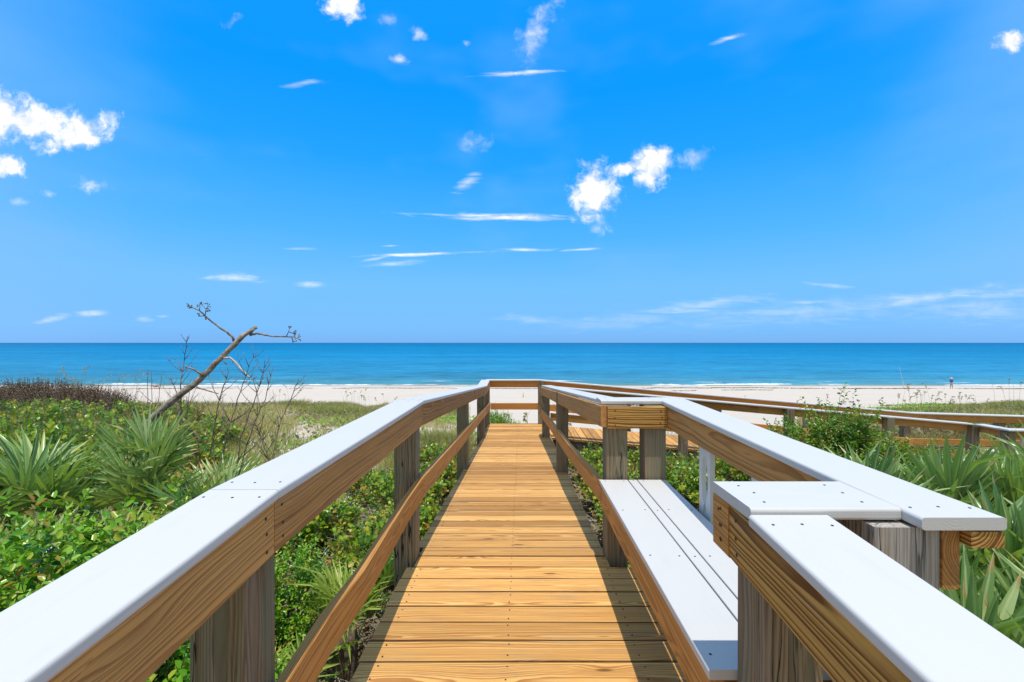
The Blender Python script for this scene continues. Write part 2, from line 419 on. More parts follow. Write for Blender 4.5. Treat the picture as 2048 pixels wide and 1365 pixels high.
# ------------------------------------------------------------------ board builder (each board carries its own solid wood coordinates)
class MB:
    def __init__(s):
        s.v, s.f, s.mi, s.wc, s.rn, s.ed, s.mats = [], [], [], [], [], [], []

    def slot(s, mat):
        if mat not in s.mats: s.mats.append(mat)
        return s.mats.index(mat)

    def beam(s, pts, wa, ta, w, t, mat, c=0.004, seg=1, taper=None, wob=0.0):
        """pts: centre line. wa, ta: unit axes of width w and thickness t. c: edge radius."""
        k = s.slot(mat)
        wa, ta = Vector(wa), Vector(ta)
        rnd = random.random()
        L0 = random.uniform(0, 60)
        sgn = random.choice((-1, 1))
        oy, oz = random.choice((-1, 1)) * random.uniform(0.0, 0.10) * (w / .14), sgn * random.uniform(0.025, 0.09)
        prof = []
        for (cx, cy, a0) in ((w / 2 - c, t / 2 - c, 0), (-w / 2 + c, t / 2 - c, 90), (-w / 2 + c, -t / 2 + c, 180), (w / 2 - c, -t / 2 + c, 270)):
            for i in range(seg + 1):
                a = math.radians(a0 + 90 * i / seg)
                prof.append((cx + c * math.cos(a), cy + c * math.sin(a)))
        n = len(prof); base = len(s.v); run = 0.0
        for i, p in enumerate(pts):
            p = Vector(p)
            if i: run += (p - Vector(pts[i - 1])).length
            jw = random.uniform(-wob, wob); jt = random.uniform(-wob, wob)
            for (a, bb) in prof:
                s.v.append(p + wa * (a + jw) + ta * (bb + jt))
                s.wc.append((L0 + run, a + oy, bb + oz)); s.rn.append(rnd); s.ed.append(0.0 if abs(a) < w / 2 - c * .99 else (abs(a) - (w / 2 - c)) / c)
        flip = (Vector(pts[1]) - Vector(pts[0])).dot(wa.cross(ta)) < 0
        for i in range(len(pts) - 1):
            for j in range(n):
                q = [base + i * n + j, base + i * n + (j + 1) % n, base + (i + 1) * n + (j + 1) % n, base + (i + 1) * n + j]
                s.f.append(q[::-1] if flip else q); s.mi.append(k)
        a = [base + j for j in range(n)]; e = [base + (len(pts) - 1) * n + j for j in range(n)]
        s.f.append(a if flip else a[::-1]); s.mi.append(k)
        s.f.append(e[::-1] if flip else e); s.mi.append(k)
        return s

    def screw(s, p, nrm, r=0.004):
        k = s.slot(M_screw); p, nrm = Vector(p), Vector(nrm)
        a = nrm.orthogonal().normalized(); b2 = nrm.cross(a)
        base = len(s.v)
        for h in (-0.002, 0.0008):
            for i in range(7):
                t = 2 * math.pi * i / 7
                s.v.append(p + nrm * h + (a * math.cos(t) + b2 * math.sin(t)) * r); s.wc.append((0, 0, 0)); s.rn.append(0); s.ed.append(0)
        for i in range(7):
            s.f.append([base + i, base + (i + 1) % 7, base + 7 + (i + 1) % 7, base + 7 + i]); s.mi.append(k)
        s.f.append([base + 7 + i for i in range(7)]); s.mi.append(k)

    def build(s, name, parent=None, label=None):
        me = bpy.data.meshes.new(name)
        me.from_pydata([tuple(v) for v in s.v], [], s.f)
        for m in s.mats: me.materials.append(m)
        me.polygons.foreach_set('material_index', s.mi)
        a = me.attributes.new('wc', 'FLOAT_VECTOR', 'POINT'); a.data.foreach_set('vector', np.array(s.wc, dtype=np.float32).ravel())
        a = me.attributes.new('rnd', 'FLOAT', 'POINT'); a.data.foreach_set('value', np.array(s.rn, dtype=np.float32))
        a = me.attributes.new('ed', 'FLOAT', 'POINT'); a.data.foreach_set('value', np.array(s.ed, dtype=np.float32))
        me.update()
        o = link_mesh(name, me, parent)
        if label: o['label'] = label
        return o


X, Y_, Z = Vector((1, 0, 0)), Vector((0, 1, 0)), Vector((0, 0, 1))


def tube(verts, faces, pts, rad, n=6):
    """append a tapering tube along pts to vertex/face lists"""
    base = len(verts); pts = [Vector(p) for p in pts]
    for i, p in enumerate(pts):
        d = (pts[min(i + 1, len(pts) - 1)] - pts[max(i - 1, 0)])
        d = d.normalized() if d.length > 1e-9 else Z.copy()
        a = d.cross(Vector((0.13, 0.31, 0.94))).normalized(); b2 = d.cross(a)
        r = rad[i] if isinstance(rad, (list, tuple)) else rad
        for j in range(n):
            t = 2 * math.pi * j / n
            verts.append(p + (a * math.cos(t) + b2 * math.sin(t)) * r)
    for i in range(len(pts) - 1):
        for j in range(n):
            faces.append([base + i * n + j, base + i * n + (j + 1) % n, base + (i + 1) * n + (j + 1) % n, base + (i + 1) * n + j])
    faces.append([base + j for j in range(n)][::-1])
    faces.append([base + (len(pts) - 1) * n + j for j in range(n)])


def pymesh(name, verts, faces, mat, parent=None, smooth=True, loc=None):
    me = bpy.data.meshes.new(name)
    me.from_pydata([tuple(v) for v in verts], [], faces)
    me.materials.append(mat)
    if smooth: me.polygons.foreach_set('use_smooth', [True] * len(me.polygons))
    me.update()
    return link_mesh(name, me, parent, loc)


# ------------------------------------------------------------------ terrain, beach, sea
PROF_Y = np.array([-40, -4, 3, 10, 15, 20, 30, 40, 50, 60, 72, 82, 95, 130], float)
PROF_D = np.array([2.1, 2.1, 2.2, 2.35, 2.9, 3.45, 4.5, 5.35, 6.0, 6.6, 7.26, 7.62, 8.1, 10.0], float)
SEA_Z = EYE - 7.62


def hsh(i, j):
    v = np.sin(i * 127.1 + j * 311.7) * 43758.5453
    return v - np.floor(v)


def vnoise(x, y):
    x, y = np.asarray(x, float), np.asarray(y, float)
    xi, yi = np.floor(x), np.floor(y); xf, yf = x - xi, y - yi
    u, v = xf * xf * (3 - 2 * xf), yf * yf * (3 - 2 * yf)
    return (hsh(xi, yi) * (1 - u) + hsh(xi + 1, yi) * u) * (1 - v) + (hsh(xi, yi + 1) * (1 - u) + hsh(xi + 1, yi + 1) * u) * v


def fbm(x, y, o=4):
    s, a, t = 0.0, 0.5, 0.0
    for k in range(o):
        s = s + a * vnoise(np.asarray(x) * 2 ** k + 17.3 * k, np.asarray(y) * 2 ** k + 9.1 * k); t += a; a *= 0.5
    return s / t


def ground(x, y):
    x, y = np.asarray(x, float), np.asarray(y, float)
    z = EYE - np.interp(y, PROF_Y, PROF_D)
    dune = np.clip((y - 9) / 6, 0, 1) * np.clip((44 - y) / 14, 0, 1)
    z = z + dune * 0.55 * (fbm(x * 0.16, y * 0.16, 3) - 0.5)
    # dune shoulder on the left and on the right, low in the middle
    u = x / np.maximum(y, 1)
    z = z + dune * (0.35 * np.clip((-u - 0.25) / 0.3, 0, 1) + 0.35 * np.clip((u - 0.75) / 0.35, 0, 1))
    z = z + 0.10 * (fbm(x * 0.9 + 40, y * 0.9, 3) - 0.5) * np.clip((60 - y) / 20, 0, 1)
    z = z - np.clip((1.4 - np.abs(x)) / .8, 0, 1) * np.clip((9.5 - y) / 2, 0, 1) * 0.18
    return z


def vegmask(x, y):
    """0 bare sand, 1 grassy dune"""
    x, y = np.asarray(x, float), np.asarray(y, float)
    u = x / np.maximum(y, 1)
    n = fbm(x * 0.33 + 5, y * 0.22, 4)
    edge = np.where(u < -0.12, 31 + 12 * np.clip((-u - .3) / .2, -1, 1) * -0.2, np.where(u > 0.62, 25 + 9 * np.clip((u - .75) / .3, 0, 1), 10.7))
    mid = (u > -0.12) & (u < 0.62)
    edge = edge + (n - 0.5) * np.where(mid, 4, 16)
    m = np.clip((edge - y) / 3.0, 0, 1)
    patch = np.clip((n - 0.40) / 0.10, 0, 1)
    bare = ((u > -0.74) & (u < -0.30) & (y > 6.5) & (y < 17)) | ((u > 0.86) & (y > 24) & (y < 33))
    patch = np.where(bare, np.clip((n - np.where(u > 0, .50, .61)) / 0.05, 0, 1), patch)
    near = np.clip((9 - y) / 2, 0, 1) * np.where(bare, 0.0, 1.0)
    return np.maximum(m * np.maximum(patch, 0.12), near)


def grid_mesh(name, xs, ys, zf, mat, attr=None, kind='structure'):
    XX, YY = np.meshgrid(xs, ys)
    ZZ = zf(XX, YY)
    v = np.stack([XX, YY, ZZ], -1).reshape(-1, 3)
    nx, ny = len(xs), len(ys)
    i = np.arange((ny - 1) * (nx - 1)); r, c = i // (nx - 1), i % (nx - 1)
    a = r * nx + c
    q = np.stack([a, a + 1, a + nx + 1, a + nx], -1)
    me = bpy.data.meshes.new(name)
    me.vertices.add(len(v)); me.vertices.foreach_set('co', v.astype(np.float32).ravel())
    me.loops.add(q.size); me.loops.foreach_set('vertex_index', q.astype(np.int32).ravel())
    me.polygons.add(len(q)); me.polygons.foreach_set('loop_start', (np.arange(len(q)) * 4).astype(np.int32))
    me.polygons.foreach_set('use_smooth', np.ones(len(q), bool))
    me.update(calc_edges=True)
    if attr:
        at = me.attributes.new('veg', 'FLOAT', 'POINT'); at.data.foreach_set('value', attr(XX, YY).astype(np.float32).ravel())
    me.materials.append(mat)
    o = link_mesh(name, me); o['kind'] = kind
    return o


m, N, b, out = newmat('dune_sand'); M_sand = m
tc = N.n.new('ShaderNodeTexCoord').outputs['Object']
n1 = N.noise(tc, 0.35, 5, 0.6); n2 = N.noise(tc, 5.0, 6, 0.7); n3 = N.noise(tc, 60, 3, .6)
sx, sy, sz = N.sep(tc)
ny_ = N.noise(N.comb(N.m('MULTIPLY', sx, 0.05), N.m('MULTIPLY', sy, 0.6), 0), 1.0, 4, 0.6)
c = N.mix(n1, (0.58, 0.49, 0.39), (0.68, 0.585, 0.475))
c = N.mix(N.m('MULTIPLY', N.ss(ny_, .5, .75), .35), c, (0.52, 0.43, 0.335))
wet = N.m('MULTIPLY', N.ss(N.m('MULTIPLY_ADD', N.m('SUBTRACT', n1, .5), 3.0, sy), 77.0, 80.5), 0.75)
c = N.mix(wet, c, (0.27, 0.215, 0.16))
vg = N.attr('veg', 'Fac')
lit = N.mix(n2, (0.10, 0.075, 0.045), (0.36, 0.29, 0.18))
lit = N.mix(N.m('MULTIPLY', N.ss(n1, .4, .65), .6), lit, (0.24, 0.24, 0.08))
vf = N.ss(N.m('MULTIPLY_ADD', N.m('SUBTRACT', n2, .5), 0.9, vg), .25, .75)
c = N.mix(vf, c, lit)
N.l.new(c, b.inputs['Base Color']); b.inputs['Roughness'].default_value = 0.9
b.inputs['Specular IOR Level'].default_value = 0.15
bump(N, b, N.m('MULTIPLY_ADD', n3, .25, n2), 0.7, 0.05)

xs = np.concatenate([np.linspace(-5200, -150, 22), np.linspace(-140, -24, 50), np.linspace(-23, 23, 231), np.linspace(24, 140, 50), np.linspace(150, 5200, 22)])
ys = np.concatenate([np.linspace(-400, -8, 14), np.linspace(-7, 46, 266), np.linspace(47, 130, 84)])
grid_mesh('beach_ground', xs, ys, ground, M_sand, vegmask)

# sea
m, N, b, out = newmat('sea_water'); M_sea = m
tc = N.n.new('ShaderNodeTexCoord').outputs['Object']
sx, sy, sz = N.sep(tc)
off = N.m('SUBTRACT', sy, 80.0)
jit = N.noise(N.comb(N.m('MULTIPLY', sx, 0.02), N.m('MULTIPLY', sy, 0.05), 0), 1.0, 4, .6)
lg = N.m('LOGARITHM', N.m('MAXIMUM', N.m('MULTIPLY_ADD', N.m('SUBTRACT', jit, .5), N.m('MULTIPLY', off, 0.45), N.m('ADD', off, 4.0)), 1.0), 10.0)
c = N.ramp(N.m('DIVIDE', lg, 4.0), [(0.0, (0.27, 0.29, 0.15)), (0.14, (0.15, 0.27, 0.23)), (0.24, (0.075, 0.26, 0.33)), (0.40, (0.03, 0.23, 0.38)), (0.6, (0.006, 0.19, 0.375)), (0.8, (0.0, 0.14, 0.30)), (0.95, (0.0, 0.105, 0.25))])
# wind streaks and swells
s1 = N.noise(N.comb(N.m('MULTIPLY', sx, 0.20), N.m('MULTIPLY', sy, 0.55), 0), 1.0, 6, .72, .3)
s2 = N.noise(N.comb(N.m('MULTIPLY', sx, 0.018), N.m('MULTIPLY', sy, 0.05), 0), 1.0, 7, .75, .3)
s3 = N.noise(N.comb(N.m('MULTIPLY', sx, 0.0012), N.m('MULTIPLY', sy, 0.005), 0), 1.0, 4, .6, .3)
s4 = N.noise(N.comb(N.m('MULTIPLY', sx, 0.07), N.m('MULTIPLY', sy, 0.20), 0), 1.0, 6, .72, .3)
s5 = N.noise(N.comb(N.m('MULTIPLY', sx, 0.004), N.m('MULTIPLY', sy, 0.022), 4), 1.0, 4, .7, .3)
st = N.m('ADD', N.m('MULTIPLY', N.m('ADD', s1, s4), .26), N.m('ADD', N.m('MULTIPLY', N.m('ADD', s2, s5), .17), N.m('MULTIPLY', s3, .14)))
k = N.m('MULTIPLY_ADD', N.m('SUBTRACT', st, .5), 4.6, 1.04)
mm = N.n.new('ShaderNodeVectorMath'); mm.operation = 'SCALE'; N.l.new(c, mm.inputs[0]); N.l.new(k, mm.inputs['Scale'])
N.l.new(mm.outputs[0], b.inputs['Base Color'])
b.inputs['Roughness'].default_value = 0.45
b.inputs['IOR'].default_value = 1.33
b.inputs['Specular IOR Level'].default_value = 0.06
bw = N.noise(N.comb(N.m('MULTIPLY', sx, 0.5), N.m('MULTIPLY', sy, 1.4), 0), 1.0, 5, .6)
bump(N, b, N.m('ADD', bw, N.m('MULTIPLY', s1, 1.2)), 0.8, 0.35)


def swell(x, y):
    fade = np.clip((y - 79) / 4, 0, 1) * np.clip((330 - y) / 150, 0, 1)
    near = np.exp(-((y - 88 - 3 * vnoise(x * 0.04, 3)) / 2.2) ** 2) * 0.28 * np.clip((vnoise(x * .035 + 9, 1.5) - .2) * 2, 0, 1)
    return SEA_Z + fade * (0.10 * np.sin(y * 0.55 + 2.2 * vnoise(x * .03, y * .03)) * vnoise(x * .05, y * .1) + near)


xs = np.concatenate([np.linspace(-60000, -420, 20), np.linspace(-400, 400, 321), np.linspace(420, 60000, 20)])
ys = np.concatenate([np.linspace(76, 120, 90), np.geomspace(121, 60000, 120)])
grid_mesh('sea', xs, ys, swell, M_sea)

# foam of the last breaker and the swash: torn-edged raised sheets
m, N, b, out = newmat('surf_foam'); M_foam = m
tc = N.n.new('ShaderNodeTexCoord').outputs['Object']
n1 = N.noise(tc, 3.0, 5, .7)
N.l.new(N.mix(n1, (0.70, 0.73, 0.74), (0.88, 0.88, 0.87)), b.inputs['Base Color']); b.inputs['Roughness'].default_value = 0.6
bump(N, b, n1, 1.0, .1)


def foam_strip(name, y0, wmax, seed, thr, h, xr=150):
    v, f = [], []
    xx = np.arange(-xr, xr, 0.35)
    cy = y0 + 2.2 * (vnoise(xx * 0.035 + seed, np.full_like(xx, 1.7)) - .5) * 2 + .5 * (vnoise(xx * .3 + seed, xx * 0 + 4) - .5)
    ww = (fbm(xx * 0.11 + seed, xx * 0 + seed, 4) - thr) * wmax * 3
    ww = ww * (0.6 + 0.8 * vnoise(xx * 1.3 + seed, xx * 0 + 3))
    prev = False
    for i, x in enumerate(xx):
        w = ww[i]
        if w < 0.05: prev = False; continue
        y = cy[i]
        zb = float(np.maximum(ground(x, y - w / 2), swell(x, y))) + 0.015
        base = len(v)
        for (t, hh) in ((-.5, 0), (-.3, .7), (0.05, 1), (.3, .6), (.5, 0)):
            yy = y + t * w
            v.append((x, yy, max(float(ground(x, yy)), float(swell(x, yy))) + 0.01 + h * hh * min(1, w) * random.uniform(.6, 1)))
        if prev:
            for j in range(4): f.append([base - 5 + j, base - 4 + j, base + j + 1, base + j][::-1])
        prev = True
    o = pymesh(name, v, f, M_foam)
    o['kind'] = 'stuff'; o['label'] = 'broken white line of surf foam along the waterline'; o['category'] = 'foam'
    return o


foam_strip('surf_foam', 80.2, 2.0, 3.0, 0.46, 0.14)
foam_strip('surf_foam', 82.6, 1.7, 11.0, 0.47, 0.20)
foam_strip('surf_foam', 88.2, 0.6, 23.0, 0.52, 0.12)


# ------------------------------------------------------------------ foliage mesh engine
def scatter_mesh(name, tmpl_v, tmpl_f, mats4, tint, mat, extra=None):
    """tmpl_v (n,3), tmpl_f (m,4) quads, mats4 (k,3,4) -> one mesh of k transformed copies"""
    n, k = len(tmpl_v), len(mats4)
    h = np.concatenate([tmpl_v, np.ones((n, 1))], 1)
    v = np.einsum('kij,nj->kni', mats4, h).reshape(-1, 3)
    q = (tmpl_f[None] + (np.arange(k) * n)[:, None, None]).reshape(-1, 4)
    return raw_mesh(name, v, q, np.repeat(tint, n), mat, {a: np.tile(d, k) for a, d in (extra or {}).items()})


def raw_mesh(name, v, q, tint, mat, extra=None):
    me = bpy.data.meshes.new(name)
    me.vertices.add(len(v)); me.vertices.foreach_set('co', v.astype(np.float32).ravel())
    me.loops.add(q.size); me.loops.foreach_set('vertex_index', q.astype(np.int32).ravel())
    me.polygons.add(len(q)); me.polygons.foreach_set('loop_start', (np.arange(len(q)) * 4).astype(np.int32))
    me.update(calc_edges=True)
    at = me.attributes.new('tint', 'FLOAT', 'POINT'); at.data.foreach_set('value', np.clip(tint, 0, 1).astype(np.float32))
    for a, d in (extra or {}).items():
        at = me.attributes.new(a, 'FLOAT', 'POINT'); at.data.foreach_set('value', d.astype(np.float32))
    me.materials.append(mat)
    return me


def frames(pos, fwd, up_hint, scale):
    """rows: x=side, y=fwd, z=normal"""
    f = fwd / np.linalg.norm(fwd, axis=1, keepdims=True)
    s = np.cross(f, up_hint); s /= np.maximum(np.linalg.norm(s, axis=1, keepdims=True), 1e-6)
    n = np.cross(s, f)
    sc_ = scale[:, None] if scale.ndim == 1 else scale
    M = np.zeros((len(pos), 3, 4))
    M[:, :, 0] = s * sc_; M[:, :, 1] = f * sc_; M[:, :, 2] = n * sc_; M[:, :, 3] = pos
    return M


def leaf_tmpl(l, w, fold=0.25, curl=-0.12):
    v = np.array([(0, 0, 0), (w * .5, l * .32, w * fold), (w * .42, l * .72, w * fold + curl * l * .5), (0, l, curl * l),
                  (-w * .42, l * .72, w * fold + curl * l * .5), (-w * .5, l * .32, w * fold), (0, l * .5, curl * l * .15)])
    f = np.array([(0, 1, 2, 6), (6, 2, 3, 3), (0, 6, 4, 5), (6, 3, 3, 4)])
    f = np.array([(0, 1, 2, 3), (0, 3, 4, 5)])
    return v[:6], f


def shrub_mesh(name, R, H, ntw, leaf, nleaf, twl, mat, seed, lump=0.35, fill=0.5, tinta=0.5, flatup=0.6):
    g = np.random.default_rng(seed)
    a = g.uniform(0, 2 * np.pi, ntw); cz = g.uniform(-0.15, 1, ntw)
    rr = np.sqrt(np.clip(1 - cz ** 2, 0, 1))
    d = np.stack([rr * np.cos(a), rr * np.sin(a), cz], 1)
    lum = 1 + lump * (fbm(a * 1.3 + seed, cz * 3 + seed, 3) - .5) * 2 + lump * .5 * (g.random(ntw) - .5)
    rad = lum * (fill + (1 - fill) * g.random(ntw) ** 0.6)
    base = np.stack([d[:, 0] * R * rad, d[:, 1] * R * rad, H * 0.42 + d[:, 2] * H * 0.58 * rad], 1)
    ax = d + np.array([0, 0, flatup]) + g.normal(0, .35, (ntw, 3))
    ax /= np.linalg.norm(ax, axis=1, keepdims=True)
    ln = twl * g.uniform(.6, 1.3, ntw)
    base = base - ax * ln[:, None] * .5
    pos, fwd, tint, scl = [], [], [], []
    tt = g.normal(tinta, .20, ntw) + 0.25 * (rad - .9)  # wide spread, darker inside: shrub shading put into the leaf tint
    side = np.cross(ax, g.normal(0, 1, (ntw, 3))); side /= np.linalg.norm(side, axis=1, keepdims=True)
    side2 = np.cross(ax, side)
    for i in range(nleaf):
        t = (i + .5) / nleaf
        ang = i * 2.4
        o = side * math.cos(ang) + side2 * math.sin(ang)
        pos.append(base + ax * (ln * t)[:, None] + g.normal(0, .004, (ntw, 3)))
        fw = o * 0.9 + ax * (.35 + .5 * t) + g.normal(0, .2, (ntw, 3)); fwd.append(fw)
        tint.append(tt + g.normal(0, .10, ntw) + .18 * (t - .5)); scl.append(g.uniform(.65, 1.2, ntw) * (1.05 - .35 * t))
    pos, fwd, tint, scl = map(np.concatenate, (pos, fwd, tint, scl))
    up = np.tile(np.array([0, 0, 1.0]), (len(pos), 1)) + g.normal(0, .45, (len(pos), 3))
    lv, lf = leaf
    M = frames(pos, fwd, up, scl)
    me = scatter_mesh(name, lv, lf, M, tint, mat)
    # stems as a second mesh
    v, f = [], []
    for i in range(min(ntw, 260 if mat is M_grape else 130)):
        e = Vector(base[i] + ax[i] * ln[i] * (2.2 if mat is M_grape and i % 3 == 0 else 1))
        s0 = Vector((random.uniform(-.12, .12) * R, random.uniform(-.12, .12) * R, 0))
        mid = s0.lerp(Vector(base[i]), .5) + Vector((random.uniform(-.05, .05), random.uniform(-.05, .05), .05))
        tube(v, f, [s0, mid, Vector(base[i]), e], [.007, .005, .003, .0015], 4)
    ms = bpy.data.meshes.new(name + '_stems'); ms.from_pydata([tuple(p) for p in v], [], f)
    ms.materials.append(M_twig if mat is M_grape else M_stem)
    return me, ms


def plant(kind, me_pair, loc, label, cat, group, s=1.0, rz=None, sz=None):
    rz = random.uniform(0, 6.28) if rz is None else rz
    e = empty(kind, loc, label, cat, group, rz)
    e.scale = (s, s, s if sz is None else sz)
    f = bpy.data.objects.new('foliage', me_pair[0]); COL.objects.link(f); f.parent = e
    st = bpy.data.objects.new('stem', me_pair[1]); COL.objects.link(st); st.parent = e
    return e


def gz(x, y):
    return float(ground(x, y))


# ------------------------------------------------------------------ boardwalk (first run)
def deck_z(y):
    if y < 1.2: return -0.079 * (1.2 - y)
    if y < 3.05: return 0.0
    if y < 8.6: return -0.0643 * (y - 3.05)
    return -0.357


def cap_z(y):      # top of handrail cap
    base = EYE - 0.384
    if y < 1.19: return base - 0.079 * (1.19 - y)
    if y < 3.02: return base + .002 * (y - 1.19)
    if y < 8.6: return base + .004 - (y - 3.02) * 0.0768
    return base + .004 - 5.58 * 0.0768


BW = empty('boardwalk', (0, 5, -0.5), 'new pine boardwalk with white capped handrails running straight down to the beach landing', 'boardwalk')

mb = MB()
y = -1.4
nb = 0
while y < 10.02:
    w = 0.136 + random.uniform(-.0015, .0015)
    yc = y + w / 2
    x1 = 0.975 if 0.95 < yc < 2.96 else 0.565
    x0 = -0.722 + random.uniform(-.008, .006)
    if 1.10 < yc < 1.30 or 2.92 < yc < 3.12 or 5.8 < yc < 6.0 or 8.47 < yc < 8.68: x0 = -0.680
    x1 += random.uniform(-.006, .006)
    za, zb = deck_z(yc) - 0.019 + random.uniform(-.002, .002), deck_z(yc) - 0.019 + random.uniform(-.002, .002)
    slope = (deck_z(yc + .02) - deck_z(yc - .02)) / .04
    wa = Vector((0, 1, slope)).normalized(); ta = Vector((0, -slope, 1)).normalized()
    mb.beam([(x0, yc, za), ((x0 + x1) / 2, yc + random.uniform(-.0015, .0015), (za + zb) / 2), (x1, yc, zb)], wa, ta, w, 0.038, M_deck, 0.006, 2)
    for xn in (-0.634, -0.062, 0.54) + ((0.90,) if x1 > .8 else ()):
        for s in (-1, 1):
            mb.screw((xn + random.uniform(-.006, .006), yc + s * w * .28 + random.uniform(-.006, .006), deck_z(yc) + slope * s * w * .28 + .0006), ta, 0.0042)
    y += w + random.uniform(.0045, .010)
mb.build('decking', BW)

mb = MB()
for xs_ in (-0.634, -0.062, 0.52):
    mb.beam([(xs_, -1.4, -.30), (xs_, 1.2, -0.155), (xs_, 3.05, -0.155), (xs_, 8.6, -.512), (xs_, 10.0, -.512)], Z, X, 0.235, 0.038, M_string)
mb.beam([(-.72, 10.045, -.49), (.56, 10.045, -.49)], Z, Y_, 0.19, 0.038, M_string)
mb.beam([(.93, .98, -.155), (.93, 2.96, -.155)], Z, X, 0.235, 0.038, M_string)
mb.build('stringer', BW)


def post(parent, x, y, ztop, zbot, mat=None, w=0.14, name='post', rot=0.0, label=None):
    mb = MB()
    c, s_ = math.cos(rot), math.sin(rot)
    n = 5
    pts = [(x, y, zbot + (ztop - zbot) * i / (n - 1)) for i in range(n)]
    mb.beam(pts, (c, s_, 0), (-s_, c, 0), w, w, mat or M_post, 0.006, 2, wob=.0012)
    return mb.build(name, parent, label)


RT = EYE - 0.412  # top of rail boards on the level stretch
for (xa, ya) in ((-0.753, 1.196), (-0.755, 3.02), (-0.753, 5.90), (-0.753, 8.57), (-0.757, 9.97)):
    post(BW, xa, ya, cap_z(ya) - .030, gz(xa, ya) - .2, rot=random.uniform(-.03, .03))
for (xa, ya) in ((0.628, 3.045), (0.51, 5.65), (0.470, 8.62)):
    post(BW, xa, ya, cap_z(ya) - .030, gz(xa, ya) - .2, rot=random.uniform(-.02, .02))
post(BW, 0.88, 3.045, RT - .002, gz(.88, 3.04) - .2, label='grey post with a big knot at the top')
post(BW, 0.645, 1.143, RT - .002, gz(.6, 1.1) - .2)
post(BW, 0.872, 1.098, RT - .004, gz(.87, 1.1) - .2, M_greypost, 0.148, label='cracked silver-grey post')
post(BW, 0.444, 10.0, cap_z(9.9) - .030, gz(.44, 10) - .2)

CW, CT = 0.186, 0.028


def caps(parent, segs, axis, name='handrail_cap'):
    for pts in segs:
        mb = MB()
        pts = [Vector(p) for p in pts]
        full = []
        for a, b2 in zip(pts[:-1], pts[1:]):
            full += [a]
        full.append(pts[-1])
        mb.beam([p - Z * CT / 2 for p in full], axis, Z, CW, CT, M_white, 0.0075, 4)
        d = (pts[-1] - pts[0]).normalized(); sd = Vector(axis)
        for e, sg in ((pts[0], 1), (pts[-1], -1)):
            for o in (-.065, 0, .065):
                q = e + d * sg * (.055 + random.uniform(-.012, .012)) + sd * (o + random.uniform(-.005, .005))
                mb.screw(q + Z * .0003, Z, .0033)
        mb.build(name, parent)


g_ = .0012
XL = -0.727  # centre of left cap (inner edge -0.634)
caps(BW, [[(XL, -1.0, cap_z(-1.0)), (XL, 1.19 - g_, cap_z(1.19))], [(XL, 1.19 + g_, cap_z(1.19)), (XL - .008, 3.02 - g_, cap_z(3.02))],
          [(XL - .008, 3.02 + g_, cap_z(3.02)), (XL - .008, 8.6 - g_, cap_z(8.6))], [(XL - .008, 8.6 + g_, cap_z(8.6)), (XL - .05, 9.93, cap_z(9.9))]], X)


def rails(parent, segs, wa_t, mat=M_rail, name='rail_board', h=.14, t=.038, screws=None):
    for pts in segs:
        mb = MB()
        pts = [Vector(p) for p in pts]
        mb.beam([p - Z * h / 2 for p in pts], Z, wa_t, h, t, mat, 0.004, 1)
        if screws:
            d = (pts[-1] - pts[0]).normalized()
            for e, sg in ((pts[0], 1), (pts[-1], -1)):
                for dz_ in (.028, .07, .112):
                    mb.screw(e + d * sg * (.04 + random.uniform(-.008, .008)) - Z * (dz_ + random.uniform(-.006, .006)) + Vector(screws) * (t / 2 + .0005), screws, .0045)
        mb.build(name, parent)


XB = -0.664
rb = lambda y: cap_z(y) - CT - .001
rails(BW, [[(XB, -1.0, rb(-1.0)), (XB, 1.19 - g_, rb(1.19))], [(XB, 1.19 + g_, rb(1.19)), (XB - .008, 3.02 - g_, rb(3.02))],
           [(XB - .008, 3.02 + g_, rb(3.02)), (XB - .008, 8.6, rb(8.6))], [(XB - .008, 8.605, rb(8.6)), (XB - .03, 9.96, rb(9.9))]], X, screws=X)
# lower rails, the near one visibly warped
xl = XB
rails(BW, [[(xl, -.6, .36), (xl, .3, .42), (xl, 1.2, .48), (xl - .004, 1.55, .497), (xl + .010, 1.85, .502), (xl + .004, 2.15, .512), (xl - .006, 2.6, .523), (xl - .004, 3.02, .530)]], X, M_lower, 'lower_rail')
rails(BW, [[(xl - .004, 3.024, .530), (xl - .006, 5.0, .412), (xl - .006, 7.0, .302), (xl - .006, 8.6, .205)], [(xl - .006, 8.605, .205), (xl - .02, 9.95, .12)]], X, M_lower, 'lower_rail', screws=X)

# right rail of the first run (leans in towards the walk at the far end)
xr = lambda y: 0.555 - (y - 2.98) * 0.0262
caps(BW, [[(xr(3.2) + .075, 3.203, cap_z(3.2)), (xr(8.6) + .075, 8.67, cap_z(8.6))]], X)
rails(BW, [[(xr(2.97) - .016, 2.962, rb(3.02)), (xr(8.6) - .016, 8.6, rb(8.6))]], X, screws=-X)
rails(BW, [[(xr(2.97) - .020, 2.95, .518), (xr(5) - .028, 4.6, .425), (xr(6.5) - .016, 6.5, .300), (xr(8.6) - .016, 8.6, .165)]], X, M_lower, 'lower_rail', screws=-X)
